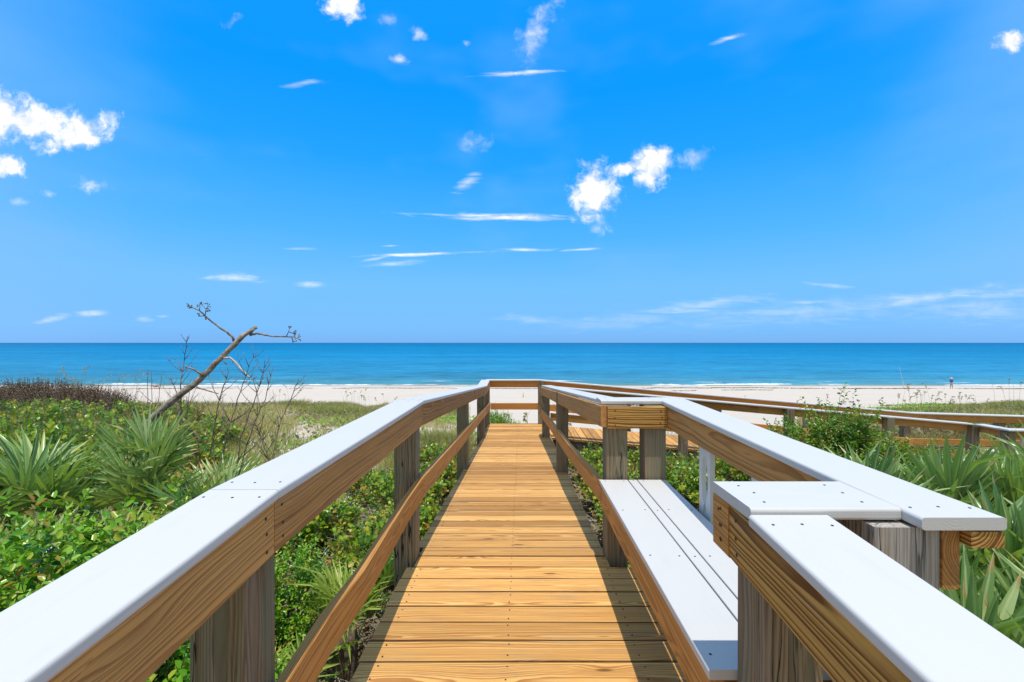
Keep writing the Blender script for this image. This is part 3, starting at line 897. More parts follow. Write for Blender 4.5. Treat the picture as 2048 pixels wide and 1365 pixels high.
# jog of the rail round the bench bay
zc = cap_z(2.0)
caps(BW, [[(.530, 3.0 + CW / 2 + .012, zc), (.934, 3.0 + CW / 2 + .012, zc)]], Y_)
rails(BW, [[(.560, 2.955, RT - .002), (.945, 2.955, RT - .002)]], Y_, M_fresh, 'rail_board', screws=-Y_)
caps(BW, [[(1.030, 3.19, zc), (.970, 0.995, zc)]], X)
rails(BW, [[(.966, 3.19, RT - .002), (.966, 1.022, RT - .002)]], X, M_rail)
mb = MB(); mb.beam([(1.075, 3.18, RT - .021), (1.024, .998, RT - .021)], X, Z, .073, .036, M_fresh, .004, 1); mb.build('under_rail', BW)
CW = .212
caps(BW, [[(.530, 1.155, zc), (.877, 1.155, zc)]], Y_)
CW = .186
rails(BW, [[(.590, 1.234, RT - .002), (.944, 1.234, RT - .002)]], Y_, M_rail)
caps(BW, [[(.616, 1.045, cap_z(1.045)), (.616, -1.0, cap_z(-1.0))]], X)
rails(BW, [[(.552, 1.262, RT - .002), (.552, 1.172, RT - .002)]], X, M_lower, 'rail_board', screws=-X)
rails(BW, [[(.555, 1.170, RT - .002), (.555, -1.0, rb(-1.0))]], X, M_fresh, 'rail_board', screws=-X)

# ------------------------------------------------------------------ bench set into the rail
BE = empty('bench', (.72, 2.1, 0), 'white painted built-in bench set into the near right handrail, with fish cut-outs in its slats', 'bench')
for (xa, xb) in ((.510, .692), (.698, .752), (.758, .938)):
    mb = MB()
    mb.beam([((xa + xb) / 2, 1.238, .533 - .014), ((xa + xb) / 2, 2.955, .533 - .014)], X, Z, xb - xa, .028, M_white, .004, 2)
    for yy in (1.30, 1.9, 2.42, 2.93):
        for o in ((-.06, .06) if xb - xa > .1 else (0,)):
            mb.screw(((xa + xb) / 2 + o, yy + random.uniform(-.006, .006), .5335), Z, .004)
    mb.build('seat_board', BE)
mb = MB()
mb.beam([(.538, 1.245, .43), (.538, 1.9, .432), (.538, 2.94, .432)], Z, X, .14, .038, M_lower, .004, 1)
mb.build('seat_skirt', BE)
for yy in (1.32, 2.1, 2.86):
    mb = MB()
    mb.beam([(.560, yy, .46), (.925, yy, .46)], Z, Y_, .088, .038, M_lower, .004, 1)
    mb.build('seat_bearer', BE)
mb = MB(); mb.beam([(.915, 1.24, .43), (.915, 2.94, .43)], Z, X, .14, .036, M_string, .004, 1); mb.build('back_beam', BE)


def slat(parent, x, y0, y1, z0, z1, along='y'):
    """1x6 board with a fish-shaped cut-out"""
    w = y1 - y0; cy = (y0 + y1) / 2; cz = (z0 + z1) / 2 - .02
    bm = bmesh.new()
    outer = [(-w / 2, z0), (w / 2, z0), (w / 2, z1), (-w / 2, z1)]
    fish = []
    for i in range(17):
        t = math.pi * (0.06 + 1.88 * i / 16)
        fish.append((0.040 * math.sin(t) * (1 if True else 1), cz - 0.128 * math.cos(t) + .02))
    fish += [(-.026, cz - .165), (0.0, cz - .148), (.026, cz - .165)]
    ov = [bm.verts.new((0, a, b2)) for a, b2 in outer]; iv = [bm.verts.new((0, a, b2)) for a, b2 in fish]
    es = [bm.edges.new((ov[i], ov[(i + 1) % 4])) for i in range(4)] + [bm.edges.new((iv[i], iv[(i + 1) % len(iv)])) for i in range(len(iv))]
    bmesh.ops.triangle_fill(bm, edges=es, use_beauty=True)
    bmesh.ops.recalc_face_normals(bm, faces=bm.faces)
    r = bmesh.ops.extrude_face_region(bm, geom=list(bm.faces))
    for e in r['geom']:
        if isinstance(e, bmesh.types.BMVert): e.co.x += .025
    bmesh.ops.recalc_face_normals(bm, faces=bm.faces)
    if along == 'x':
        bmesh.ops.rotate(bm, verts=bm.verts, matrix=Matrix.Rotation(math.radians(90), 3, 'Z'), cent=(0, 0, 0))
    me = bpy.data.meshes.new('back_slat'); bm.to_mesh(me); bm.free()
    n = len(me.vertices); co = np.zeros(n * 3, np.float32); me.vertices.foreach_get('co', co); co = co.reshape(-1, 3)
    a = me.attributes.new('wc', 'FLOAT_VECTOR', 'POINT'); a.data.foreach_set('vector', (co[:, [2, 1, 0]] + np.array([5, .02, .04], np.float32)).ravel())
    me.attributes.new('rnd', 'FLOAT', 'POINT')
    me.materials.append(M_white)
    link_mesh('back_slat', me, parent, Vector((x, cy, 0)) - parent.location if along == 'y' else Vector((x, y0, 0)) - parent.location)


for (a, b2) in ((2.315, 2.455), (1.76, 1.90), (1.30, 1.42)):
    slat(BE, .962, a, b2, .44, RT - .045)

# ------------------------------------------------------------------ second run, turning right and sloping down
SW = empty('side_boardwalk', (5, 9.3, -1.2), 'second boardwalk ramp turning right behind the bench and sloping down along the dune', 'boardwalk')
CORN = 8.60
z2 = lambda x: (-.375 - .083 * (x - .56)) if x < 8.6 else (-1.042 - .02 * (x - 8.6))
c2 = lambda x: (cap_z(9.9) - .088 * (x - .4)) if x < 8.6 else (cap_z(9.9) - .7216 - .03 * (x - 8.6))
mb = MB()
x = 0.575
while x < 13.5:
    w = .138; xc = x + w / 2; sl = (z2(xc + .02) - z2(xc - .02)) / .04
    ya = 8.64 if not (8.75 < xc < 10.9) else 8.06
    mb.beam([(xc, ya + random.uniform(-.008, .008), z2(xc) - .019), (xc, 9.99 + random.uniform(-.008, .008), z2(xc) - .019)], Vector((1, 0, sl)).normalized(), Vector((-sl, 0, 1)).normalized(), w, .038, M_deck, .005, 1)
    x += w + random.uniform(.004, .007)
mb.build('decking', SW)
mb = MB()
for ya in (8.70, 9.3, 9.93):
    mb.beam([(.6, ya, z2(.6) - .16), (8.6, ya, z2(8.6) - .16), (13.5, ya, z2(13.5) - .16)], Z, Y_, .235, .038, M_string)
mb.build('stringer', SW)
for xa in (2.98, 4.98, 6.85):
    post(SW, xa + .07, 8.57, c2(xa) - .03, gz(xa, 8.57) - .2)
post(SW, 8.55, 8.62, c2(8.5) - .03, gz(8.5, 8.6) - .2)
post(SW, 8.62, 8.06, c2(8.5) - .05, gz(8.5, 8.1) - .2, label='blue-grey corner post with a knot')
post(SW, 10.85, 8.12, c2(10.8) - .03, gz(10.8, 8.1) - .2)
for xa in (2.35, 4.35, 6.35, 8.5, 10.6, 12.6):
    post(SW, xa, 10.09, c2(xa) - .03, gz(xa, 10.1) - .2)
post(SW, 13.3, 8.6, c2(13.3) - .03, gz(13.3, 8.6) - .2)
xf = -.64
caps(BW, [[(-.77, 10.02, cap_z(9.9)), (.40, 10.02, cap_z(9.9))]], Y_)
rails(BW, [[(-.69, 9.98, rb(9.9)), (.41, 9.98, rb(9.9))]], Y_, M_lower, screws=-Y_)
rails(BW, [[(-.66, 9.975, .10), (.42, 9.975, .10)]], Y_, M_lower, 'lower_rail')
caps(SW, [[(.404, 10.02, c2(.404)), (4.4, 10.02, c2(4.4))], [(4.404, 10.02, c2(4.4)), (8.6, 10.02, c2(8.6))], [(8.604, 10.02, c2(8.6)), (13.5, 10.02, c2(13.5))],
          [(.54, 8.62, c2(.54)), (4.5, 8.62, c2(4.5))], [(4.504, 8.62, c2(4.5)), (8.5, 8.62, c2(8.5))]], Y_)
r2 = lambda x: c2(x) - CT - .001
rails(SW, [[(.42, 9.98, r2(.42)), (4.4, 9.98, r2(4.4))], [(4.404, 9.98, r2(4.4)), (8.6, 9.98, r2(8.6))], [(8.604, 9.98, r2(8.6)), (13.5, 9.98, r2(13.5))]], Y_, M_lower)
rails(SW, [[(.56, 8.66, r2(.56)), (4.5, 8.66, r2(4.5))], [(4.504, 8.66, r2(4.5)), (8.5, 8.66, r2(8.5))]], Y_, M_rail)
rails(SW, [[(.45, 9.975, .085), (8.6, 9.975, .085 - .0935 * 8.1)], [(8.604, 9.975, .085 - .0935 * 8.1), (13.5, 9.975, .085 - .0935 * 8.1 - .1)]], Y_, M_lower, 'lower_rail')
rails(SW, [[(.56, 8.66, .085), (8.48, 8.66, .085 - .092 * 7.9)]], Y_, M_lower, 'lower_rail')
zb = c2(8.6) + .015
caps(SW, [[(8.60, 8.535, c2(8.5)), (8.60, 8.126, zb - .004)]], X)
caps(SW, [[(8.51, 8.03, zb - .004), (10.95, 8.03, zb - .05)]], Y_)
rails(SW, [[(8.66, 8.6, zb - .03), (8.66, 8.07, zb - .034)]], X, M_rail)
rails(SW, [[(8.7, 8.05, zb - .034), (10.8, 8.05, zb - .08)]], Y_, M_rail)
caps(SW, [[(10.9, 8.62, c2(10.9)), (13.5, 8.62, c2(13.5))]], Y_)
B2 = empty('bench', (9.6, 8.3, -1), 'distant white bench seat in the bay of the far ramp, behind the palmettos', 'bench')
for k in range(3):
    mb = MB(); mb.beam([(8.70, 8.19 + k * .165, -.60), (10.8, 8.19 + k * .165, -.63)], Y_, Z, .158, .028, M_white, .004, 1); mb.build('seat_board', B2)
for xa in (9.0, 9.55, 10.1):
    slat(B2, xa, 8.12, 8.26, -.66, zb - .17, 'x')

# ------------------------------------------------------------------ leaning dead stalk
DT = empty('dead_tree', P(244, 897, 5.3), 'leaning bleached dead stalk with broken top and three bare side branches above the palmettos', 'dead tree')


def px_tube(name, pts, r0, r1, Y0, Y1, mat, parent, n=8, jit=0.0):
    v, f = [], []
    q = []
    k = len(pts)
    # resample for a smoother bend
    for i in range(k - 1):
        for s in range(3):
            t = s / 3
            q.append((pts[i][0] * (1 - t) + pts[i + 1][0] * t, pts[i][1] * (1 - t) + pts[i + 1][1] * t))
    q.append(pts[-1])
    w = [P(a + random.uniform(-jit, jit), b2 + random.uniform(-jit, jit), Y0 + (Y1 - Y0) * i / (len(q) - 1)) for i, (a, b2) in enumerate(q)]
    rad = [r0 + (r1 - r0) * i / (len(q) - 1) for i in range(len(q))]
    if n > 6: rad = [r * random.uniform(.88, 1.12) for r in rad]
    tube(v, f, w, rad, n)
    return pymesh(name, v, f, mat, parent), v, f


px_tube('trunk', [(244, 897), (286, 857), (327, 817), (362, 790), (399, 759), (430, 729), (458, 701), (482, 676), (499, 663), (513, 655)], .042, .024, 5.2, 5.7, M_dead, DT, 12, 1.6)


def branch(pts, r0, r1, Ya, mat, pods=(), subs=()):
    o, v, f = px_tube('branch', pts, r0, r1, Ya, Ya - .12, mat, DT, 6, .4)
    pv, pf = [], []
    for s in subs:
        w = [P(a, b2, Ya - .1 + random.uniform(-.03, .03)) for a, b2 in s]
        tube(pv, pf, w, [.006] + [.004] * (len(w) - 1), 5)
        pods = list(pods) + [s[-1]]
    for (a, b2) in pods:
        c = P(a, b2, Ya - .1)
        for k in range(3):
            d = Vector((random.uniform(-1, 1), random.uniform(-1, 1), random.uniform(-.4, 1))).normalized()
            e = c + d * random.uniform(.02, .045)
            tube(pv, pf, [c, c.lerp(e, .6), e], [.003, .003, .003], 4)
            tube(pv, pf, [e - d * .006, e, e + d * .012], [.003, .009, .003], 5)
    if pv: pymesh('seed_stalk', pv, pf, M_twig, o, loc=(0, 0, 0))


branch([(470, 687), (465, 675), (454, 665), (442, 658), (425, 645), (410, 632), (398, 621), (384, 615), (377, 612)], .016, .006, 5.62, M_dead, [(379, 611), (384, 616)],
       [[(410, 632), (412, 619), (403, 609)], [(412, 619), (416, 613)], [(412, 624), (421, 622)], [(410, 632), (397, 633)], [(399, 621), (400, 610)], [(411, 634), (411, 640)]])
branch([(500, 671), (513, 667), (529, 670), (548, 673), (574, 674), (589, 674), (602, 681)], .015, .005, 5.68, M_dead, [(600, 680), (596, 676)],
       [[(573, 673), (577, 664), (579, 658)], [(577, 664), (588, 668)], [(588, 674), (592, 667)], [(584, 676), (586, 685)]])
branch([(448, 717), (460, 716), (469, 723), (480, 736), (490, 747), (499, 756)], .013, .009, 5.5, M_deadw)
branch([(405, 751), (394, 743), (382, 737), (369, 734)], .014, .008, 5.4, M_dead)
branch([(394, 775), (410, 780), (437, 788)], .013, .006, 5.35, M_dead)


# ------------------------------------------------------------------ bare shrubs
def bare_shrub(stems, Y, label, dens=1.0, r=.009):
    base = P(*stems[0][0], Y)
    e = empty('bare_shrub', (base.x, Y, gz(base.x, Y)), label, 'shrub', 'leafless shrubs round the dead stalk')
    for st in stems:
        pts = [P(a, b2, Y + random.uniform(-.1, .1)) for a, b2 in st]
        pts.insert(0, Vector((pts[0].x, pts[0].y, gz(pts[0].x, Y) - .05)))
        q = []
        for i in range(len(pts) - 1):
            for s in range(4): q.append(pts[i].lerp(pts[i + 1], s / 4) + Vector((random.uniform(-.008, .008), 0, random.uniform(-.008, .008))))
        q.append(pts[-1])
        v, f = [], []
        tube(v, f, q, [r * (1 - .75 * i / len(q)) for i in range(len(q))], 5)
        o = pymesh('stem', v, f, M_twig, e)
        tv, tf = [], []
        top = q[-1]; Lg = (top - q[0]).length
        for i in range(int(11 * dens)):
            t = random.uniform(.28, .97); k = int(t * (len(q) - 1)); p0 = q[k]
            ax = (q[min(k + 1, len(q) - 1)] - q[max(k - 1, 0)]).normalized()
            sd = Vector((random.choice((-1, 1)) * random.uniform(.4, 1.1), random.uniform(-.5, .5), random.uniform(-.1, .3)))
            dd = (ax * random.uniform(.5, 1.0) + sd).normalized()
            L = random.uniform(.10, .42) * (1.2 - t) * min(1.3, Lg)
            p1 = p0 + dd * L * .5 + Vector((0, 0, .01)); p2 = p1 + (dd + Z * .45).normalized() * L * .6
            tube(tv, tf, [p0, p1, p2], [.0042, .003, .0016], 4)
            for j in range(3):
                if random.random() < .75:
                    pj = p1.lerp(p2, random.random()); d2 = (dd + Vector((random.uniform(-1, 1), random.uniform(-.6, .6), random.uniform(0, .8)))).normalized()
                    tube(tv, tf, [pj, pj + d2 * L * .3], [.0022, .0012], 3)
        pymesh('twigs', tv, tf, M_twig, o, loc=(0, 0, 0))


bare_shrub([[(362, 900), (361, 830), (362, 770), (368, 720), (375, 674)], [(362, 860), (355, 790), (341, 752)]], 5.9, 'tall bare upright shrub with a spire top left of the dead stalk', 1.6, .012)
bare_shrub([[(432, 960), (425, 880), (438, 800), (458, 745), (447, 712)], [(440, 940), (455, 860), (475, 800), (497, 735), (517, 700)]], 5.0, 'bare forked shrub standing right behind the leaning stalk', 1.3)
bare_shrub([[(470, 960), (480, 880), (505, 812), (522, 760), (533, 712)], [(478, 950), (500, 870), (530, 800), (546, 735)]], 4.8, 'bare shrub with two long arching stems over the dune', 1.2)
bare_shrub([[(540, 950), (548, 900), (562, 840), (585, 790), (598, 755)], [(538, 920), (520, 870), (505, 840)]], 4.6, 'rightmost bare shrub with thick knobbly stem by the white handrail', 1.0)
bare_shrub([[(402, 950), (395, 880), (372, 840), (380, 780)], [(410, 940), (430, 870), (470, 838), (520, 815)]], 5.2, 'low sprawling bare shrub below the leaning stalk', 1.5)
bare_shrub([[(297, 860), (296, 800), (295, 735)], [(303, 850), (304, 790), (303, 742)], [(318, 850), (318, 790), (325, 745)]], 7.0, 'thin upright dead stems left of the dead stalk against the sea', .25, .007)


# ------------------------------------------------------------------ saw palmettos
def frond_mesh(name, seed, mat, nleaf=22, spread=235, llen=.52, lw=.030, petiole=.55, droop=.10, fold=.35, up=0.0):
    g = np.random.default_rng(seed)
    V, F, tint, tip, rib = [], [], [], [], []
    # petiole along +Y, slightly arched
    hub = np.array([0, petiole, petiole * .12])
    nseg = 5
    for i in range(nseg + 1):
        t = i / nseg; p = np.array([0, petiole * t, petiole * .12 * t * t]); r = .007 * (1 - .4 * t)
        for (a, b2) in ((-1, 0), (0, .7), (1, 0), (0, -.7)):
            V.append(p + np.array([a * r, 0, b2 * r])); tint.append(.6); tip.append(0); rib.append(0)
    for i in range(nseg):
        for j in range(4):
            F.append((i * 4 + j, i * 4 + (j + 1) % 4, (i + 1) * 4 + (j + 1) % 4, (i + 1) * 4 + j))
    t0 = g.uniform(.2, .8)
    for k in range(nleaf):
        u = (k + .5) / nleaf * 2 - 1
        a = math.radians(spread / 2) * u + g.normal(0, .02)
        L = llen * (1 - .28 * abs(u) ** 1.5) * g.uniform(.88, 1.08)
        d = np.array([math.sin(a), math.cos(a), 0]); sdir = np.array([math.cos(a), -math.sin(a), 0])
        z_fold = fold * abs(u)            # the whole fan is a shallow V
        alt = (1 if k % 2 else -1) * .012
        dr = droop * g.uniform(.4, 1.8); kink = g.random() < .18
        b0 = len(V); tt = np.clip(t0 + g.normal(0, .24), 0, 1); end = g.uniform(.7, 1.12)
        for i in range(6):
            t = i / 5
            wd = lw * (0.12 + 1.0 * math.sin(math.pi * min(1, t * .9 + .07)) ** .75) * (1 if t < .99 else .05)
            if t > .75: wd *= (1 - t) * 3.4 + .12
            zz = z_fold * L * t * .8 + alt * (1 - t) - dr * L * t ** 2.4 - (kink and t > .55) * (t - .55) * L * .9
            c = hub + d * L * t * (1 - .1 * t * dr) + np.array([0, 0, zz])
            for s_, hz in ((-1, .32), (0, 0), (1, .32)):
                V.append(c + sdir * s_ * wd / 2 + np.array([0, 0, hz * wd])); tint.append(tt + (.08 if s_ > 0 else -.04)); tip.append(t * end); rib.append(1.0 if s_ == 0 else 0.0)
        for i in range(5):
            for j in range(2):
                q = b0 + i * 3 + j; F.append((q, q + 1, q + 4, q + 3))
    me = raw_mesh(name, np.array(V), np.array(F), np.array(tint), mat, {'tip': np.array(tip), 'rib': np.array(rib)})
    return me


FR = [frond_mesh('frond_a', 1, M_palm, 20, 235, .54, .040, .55, .05), frond_mesh('frond_b', 2, M_palm, 21, 250, .56, .036, .6, .08, .25), frond_mesh('frond_c', 3, M_palm, 18, 200, .5, .042, .5, .03, .5),
      frond_mesh('frond_d', 4, M_palm, 22, 170, .58, .034, .62, .05, .6)]
M_palmt = leafmat('palmetto_blade_burnt_tip', [(0.045, 0.10, 0.03), (0.13, 0.24, 0.065), (0.28, 0.40, 0.13), (0.48, 0.56, 0.24)], (0.28, 0.36, 0.14), 0.3, 0.3, (0.50, 0.20, 0.08), 0.72)  # dark first stop again carries blade shade in the colour
FB = [frond_mesh('frond_e', 41, M_palmt, 19, 200, .56, .038, .55, .03, .4), frond_mesh('frond_f', 42, M_palmt, 18, 170, .6, .040, .6, .04, .5), FR[0], frond_mesh('frond_g', 43, M_palmt, 20, 230, .5, .036, .5, .06, .3)]
M_palmr = leafmat('palmetto_blade_sunlit', [(0.13, 0.24, 0.06), (0.24, 0.38, 0.11), (0.38, 0.52, 0.19), (0.55, 0.66, 0.30)], (0.32, 0.45, 0.17), 0.25, 0.33, (0.50, 0.33, 0.14), 0.92)  # paler blade palette; sun glare on the right bank put into the colour
FS = [frond_mesh('frond_s1', 11, M_palmr, 16, 150, .60, .050, .50, .03, .45), frond_mesh('frond_s2', 12, M_palmr, 14, 120, .64, .054, .55, .02, .4),
      frond_mesh('frond_s3', 13, M_palmr, 18, 170, .56, .046, .45, .08, .5)]
FY = [frond_mesh('frond_y1', 21, M_palmy, 18, 190, .36, .020, .34, .08, .4), frond_mesh('frond_y2', 22, M_palmy, 16, 150, .4, .022, .3, .04, .5)]
FD = [frond_mesh('frond_x', 31, M_palmd, 18, 160, .42, .022, .5, .5, .1)]


def palmetto(x, y, label, group, fr=FR, n=9, s=1.0, z=None, elev=(25, 75), dead=0, lift=0.0, kind='saw_palmetto'):
    z = gz(x, y) + lift if z is None else z
    e = empty(kind, (x, y, z), label, 'palmetto', group, random.uniform(0, 6.28))
    e.scale = (s, s, s)
    for i in range(n + dead):
        me = random.choice(FD if i >= n else fr)
        o = bpy.data.objects.new('frond', me); COL.objects.link(o); o.parent = e
        az_ = i * 2.399 + random.uniform(-.3, .3)
        el = math.radians(random.uniform(*elev) if i < n else random.uniform(-10, 15))
        roll = random.uniform(-.5, .5)
        o.rotation_euler = (Matrix.Rotation(az_, 3, 'Z') @ Matrix.Rotation(el, 3, 'X') @ Matrix.Rotation(roll, 3, 'Y')).to_euler()
        o.location = (random.uniform(-.05, .05), random.uniform(-.05, .05), random.uniform(.0, .12))
        k = random.uniform(.8, 1.15); o.scale = (k, k, k)
    v, f = [], []
    tube(v, f, [(0, 0, -.8), (.01, 0, .08), (0, .01, .2)], [.06, .055, .03], 7)
    me = bpy.data.meshes.new('trunk'); me.from_pydata([tuple(p) for p in v], [], f); me.materials.append(M_twig)
    o = bpy.data.objects.new('trunk', me); COL.objects.link(o); o.parent = e
    return e


GL = 'palmettos left of the boardwalk'
palmetto(-4.15, 3.85, 'big pale green palmetto fan at the left edge of the view', GL, lift=0.36, s=.92, n=12, elev=(40, 85))
palmetto(-3.50, 4.15, 'palmetto with reddish brown leaf tips right of the big pale fan', GL, FB, lift=.40, s=.90, n=13, dead=6)
palmetto(-3.05, 4.35, 'brown-tipped palmetto at the foot of the leaning dead stalk', GL, FB, lift=.22, s=.86, n=13, dead=5)
palmetto(-2.95, 3.5, 'dark green palmetto with open fan above the bright shrubs', GL, lift=0.12, s=.72, n=12, dead=2)
palmetto(-2.38, 3.4, 'palmetto nearest the white handrail, drooping to the right', GL, FB, s=.68, n=12, dead=2)
palmetto(-3.7, 3.15, 'low palmetto in front of the big pale fan', GL, s=.74, n=11, dead=2)
palmetto(-4.75, 4.5, 'palmetto half out of view at the left edge', GL, lift=0.3, s=.9, n=10)
palmetto(-3.9, 4.7, 'palmetto in the gap behind the big pale fan', GL, FB, lift=.6, s=.8, n=11, dead=3)
palmetto(-3.25, 3.35, 'palmetto in the middle of the left clump, facing the walk', GL, FR, lift=.15, s=.68, n=11, dead=1)
palmetto(-2.6, 3.95, 'burnt-tipped palmetto right of the dead stalk foot', GL, FB, lift=.35, s=.7, n=11, dead=3)
palmetto(-4.3, 3.2, 'low palmetto at the very left edge', GL, FR, s=.75, n=10)
palmetto(-3.3, 2.85, 'palmetto half buried in the bright shrubs at far left', GL, s=.7, n=8, z=-.6)
palmetto(-2.35, 2.55, 'small palmetto poking out of the bright green shrubs', GL, s=.6, n=6, z=-.5)
palmetto(-1.95, 1.95, 'shaded palmetto with dry blades under the bright shrubs near the rail', GL, s=.5, n=5, z=-.55, dead=3)
GY = 'small yellow-green palmettos beside the boardwalk'
palmetto(-1.2, 3.0, 'yellow-green palmetto seen under the left handrail before the second post', GY, FY, 6, .72, z=-.62)
palmetto(-1.12, 3.0, 'upright yellow palmetto close to the second left post', GY, FY, 5, .8, z=-.62)
palmetto(-1.3, 2.45, 'small fan palmetto low between the left handrail boards', GY, FY, 5, .62, z=-.62)
palmetto(-.98, 3.5, 'palmetto leaning against the left deck edge behind the second post', GY, FR, 5, .5, z=-.65)
palmetto(1.35, 2.55, 'small palmetto behind the bench back slats', GY, FS, 4, .7, z=-.35)
GR = 'palmettos on the right bank'
R_LBL = [
    (3.05, 3.95, 'palmetto clump just beyond the middle of the bench back rail', 1.1), (3.75, 4.1, 'palmetto clump left of centre in the right bank', 1.12), (4.35, 4.0, 'palmetto with crossing leaves in front of the far grey post', 1.15),
    (4.9, 4.2, 'palmetto right of the far grey post', 1.1), (5.5, 4.4, 'palmetto before the distant bench at the right edge', 1.15), (6.3, 5.7, 'farther palmetto just below the far grey posts', 1.2), (5.4, 5.5, 'farther palmetto below the orange lower rail', 1.15), (7.1, 6.4, 'farthest palmetto under the distant bench', 1.2),
    (2.55, 2.85, 'palmetto close behind the wide white rail', 1.0), (3.15, 2.95, 'dense palmetto in the middle of the right bank', 1.1), (3.75, 3.0, 'dense palmetto by the right edge of the view', 1.1),
    (2.05, 2.0, 'near palmetto behind the pointed end of the white rail', 1.0), (2.35, 1.62, 'large near palmetto with broad pale blades at the right edge', 1.1),
    (1.75, 1.25, 'near palmetto below the white rail end at lower right', .95), (2.7, 2.2, 'palmetto with yellow stems behind the nearest fan', 1.05)]
for (x, y, lb, s) in R_LBL:
    palmetto(x, y, lb, GR, FS, 14, s * .86, elev=(56, 90), z=gz(x, y) - (.50 if y > 5.3 else -.10 if y > 3.5 else -.02))

# ------------------------------------------------------------------ leafy shrubs
L1 = leaf_tmpl(.047, .027)
L2 = leaf_tmpl(.050, .026, .2)
LG = leaf_tmpl(.090, .088, .12, -.05)
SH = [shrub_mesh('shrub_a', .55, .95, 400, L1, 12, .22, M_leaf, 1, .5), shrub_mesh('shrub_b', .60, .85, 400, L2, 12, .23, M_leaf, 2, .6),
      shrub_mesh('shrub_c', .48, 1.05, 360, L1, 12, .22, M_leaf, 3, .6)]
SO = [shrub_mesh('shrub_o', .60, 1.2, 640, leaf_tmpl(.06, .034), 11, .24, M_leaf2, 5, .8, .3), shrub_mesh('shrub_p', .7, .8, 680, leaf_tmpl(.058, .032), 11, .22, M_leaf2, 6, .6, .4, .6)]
SG = [shrub_mesh('grape_a', .75, .85, 300, LG, 6, .28, M_grape, 8, .5, .5, .50, .8), shrub_mesh('grape_b', .7, .75, 280, LG, 6, .26, M_grape, 9, .6, .5, .54, .8)]
SB = [shrub_mesh('brown_a', .9, .9, 900, leaf_tmpl(.04, .03), 10, .34, M_brown, 14, .3, .5, .4, 2.5)]
GS = 'bright green shrubs left of the boardwalk'
NEAR = [
    (-1.55, 1.15, 'bright green shrub at the lower left corner below the handrail', 1.0, 0, -.85), (-2.05, 1.6, 'bright green shrub with reddish shoots at the left edge', 1.15, 1, -.70),
    (-1.75, 2.05, 'bright green shrub just outside the near handrail', 1.0, 2, -.75), (-2.30, 2.35, 'bright green shrub in front of the low palmettos', 1.3, 0, -.78),
    (-2.95, 2.55, 'bright shrub between palmettos at far left', 1.3, 1, -.75), (-2.0, 2.85, 'bright shrub where the handrail joint meets the palmettos', .9, 2, -.68),
    (-1.30, 1.75, 'glossy shrub filling the gap between the left rails', .95, 1, -.98), (-1.35, 2.3, 'glossy shrub below the left lower rail', .62, 0, -.95),
    (-1.42, 1.2, 'glossy shrub beside the nearest left post', .9, 2, -1.05), (-1.75, 3.3, 'small bright shrub behind the handrail before the dune', .8, 0, -.85),
    (-2.7, 1.75, 'bright shrub in the far lower left', 1.0, 2, -.7), (-1.7, 2.8, 'leafy shrub by the yellow-green palmettos', .7, 1, -.9), (-1.3, .75, 'leafy shrub at the very bottom between post and lower rail', .8, 0, -1.05)]
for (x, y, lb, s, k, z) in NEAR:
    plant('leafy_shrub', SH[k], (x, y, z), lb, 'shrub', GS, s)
GO = 'olive green shrubs in front of the side ramp'
for (x, y, lb, s, k, z, szz) in (
        (4.60, 6.6, 'tall dark green shrub rising in front of the far ramp rails', 1.05, 0, -.72, .90), (3.85, 6.4, 'low olive shrub left of the tall shrub', 1.05, 1, -.78, 1.1), (5.3, 6.6, 'olive shrub right of the tall shrub, before the orange rail', .95, 1, -.78, 1.0),
        (6.15, 6.7, 'separate small shrub before the orange lower rail', .8, 0, -.95, .8), (4.7, 5.7, 'low olive shrub among the palmetto tips', .9, 1, -.8, .95), (3.3, 5.3, 'low shrub behind the wide white rail', .9, 1, -.8, .9), (2.2, 4.4, 'dark shrub behind the bench slats', .75, 1, -1.0, .9)):
    plant('olive_shrub', SO[k], (x, y, z), lb, 'shrub', GO, s, sz=s * szz)

for (x, y, s, szz, lb) in ((-.62, 12.0, .62, .95, 'bright green low bush framed by the landing rails'), (-.25, 12.3, .5, .62, 'low end of the bright bush beyond the landing')):
    plant('leafy_shrub', SH[1], (x, y, gz(x, y) - .02), lb, 'shrub', 'bushes beyond the landing', s, sz=szz)
ORD = ('one', 'two', 'three', 'four', 'five')
GLAB = [('hindmost', ORD[k]) for k in range(4)] + [('second', ORD[k]) for k in (1, 2, 3, 0)] + [('third', ORD[k]) for k in range(5)] + [('nearest', ORD[k]) for k in (1, 0, 2, 3)]
GG = 'sea grape on the left dune shoulder'
for i, (px, Y, py) in enumerate(((40, 11.5, 800), (150, 11.3, 798), (250, 11.0, 803), (345, 10.6, 800), (90, 9.6, 812), (200, 9.4, 815), (300, 9.3, 820), (10, 9.2, 815), (30, 7.9, 832), (130, 7.8, 835),
                                 (230, 7.9, 838), (330, 8.1, 835), (400, 9.4, 838), (180, 6.5, 852), (70, 6.4, 850), (290, 6.6, 856), (365, 7.0, 868))):
    q = P(px, py, Y); s = .95 + .12 * math.sin(i * 2.3)
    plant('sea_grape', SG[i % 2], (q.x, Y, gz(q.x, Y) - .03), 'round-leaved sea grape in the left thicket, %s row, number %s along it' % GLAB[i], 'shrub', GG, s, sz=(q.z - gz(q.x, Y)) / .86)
for i, (x, y, s, lb) in enumerate(((-6.9, 3.4, 1.1, 'sea grape beyond the left edge beside the palmettos'), (-5.9, 2.2, 1.0, 'sea grape far left of the bright shrubs'), (-8.3, 5.0, 1.2, 'sea grape on the far left flank'), (-7.6, 2.2, 1.2, 'sea grape on the far left flank, nearer'), (-9.8, 7.2, 1.3, 'sea grape at the far left end of the thicket'))):
    plant('sea_grape', SG[i % 2], (x, y, gz(x, y) - .03), lb, 'shrub', GG, s)
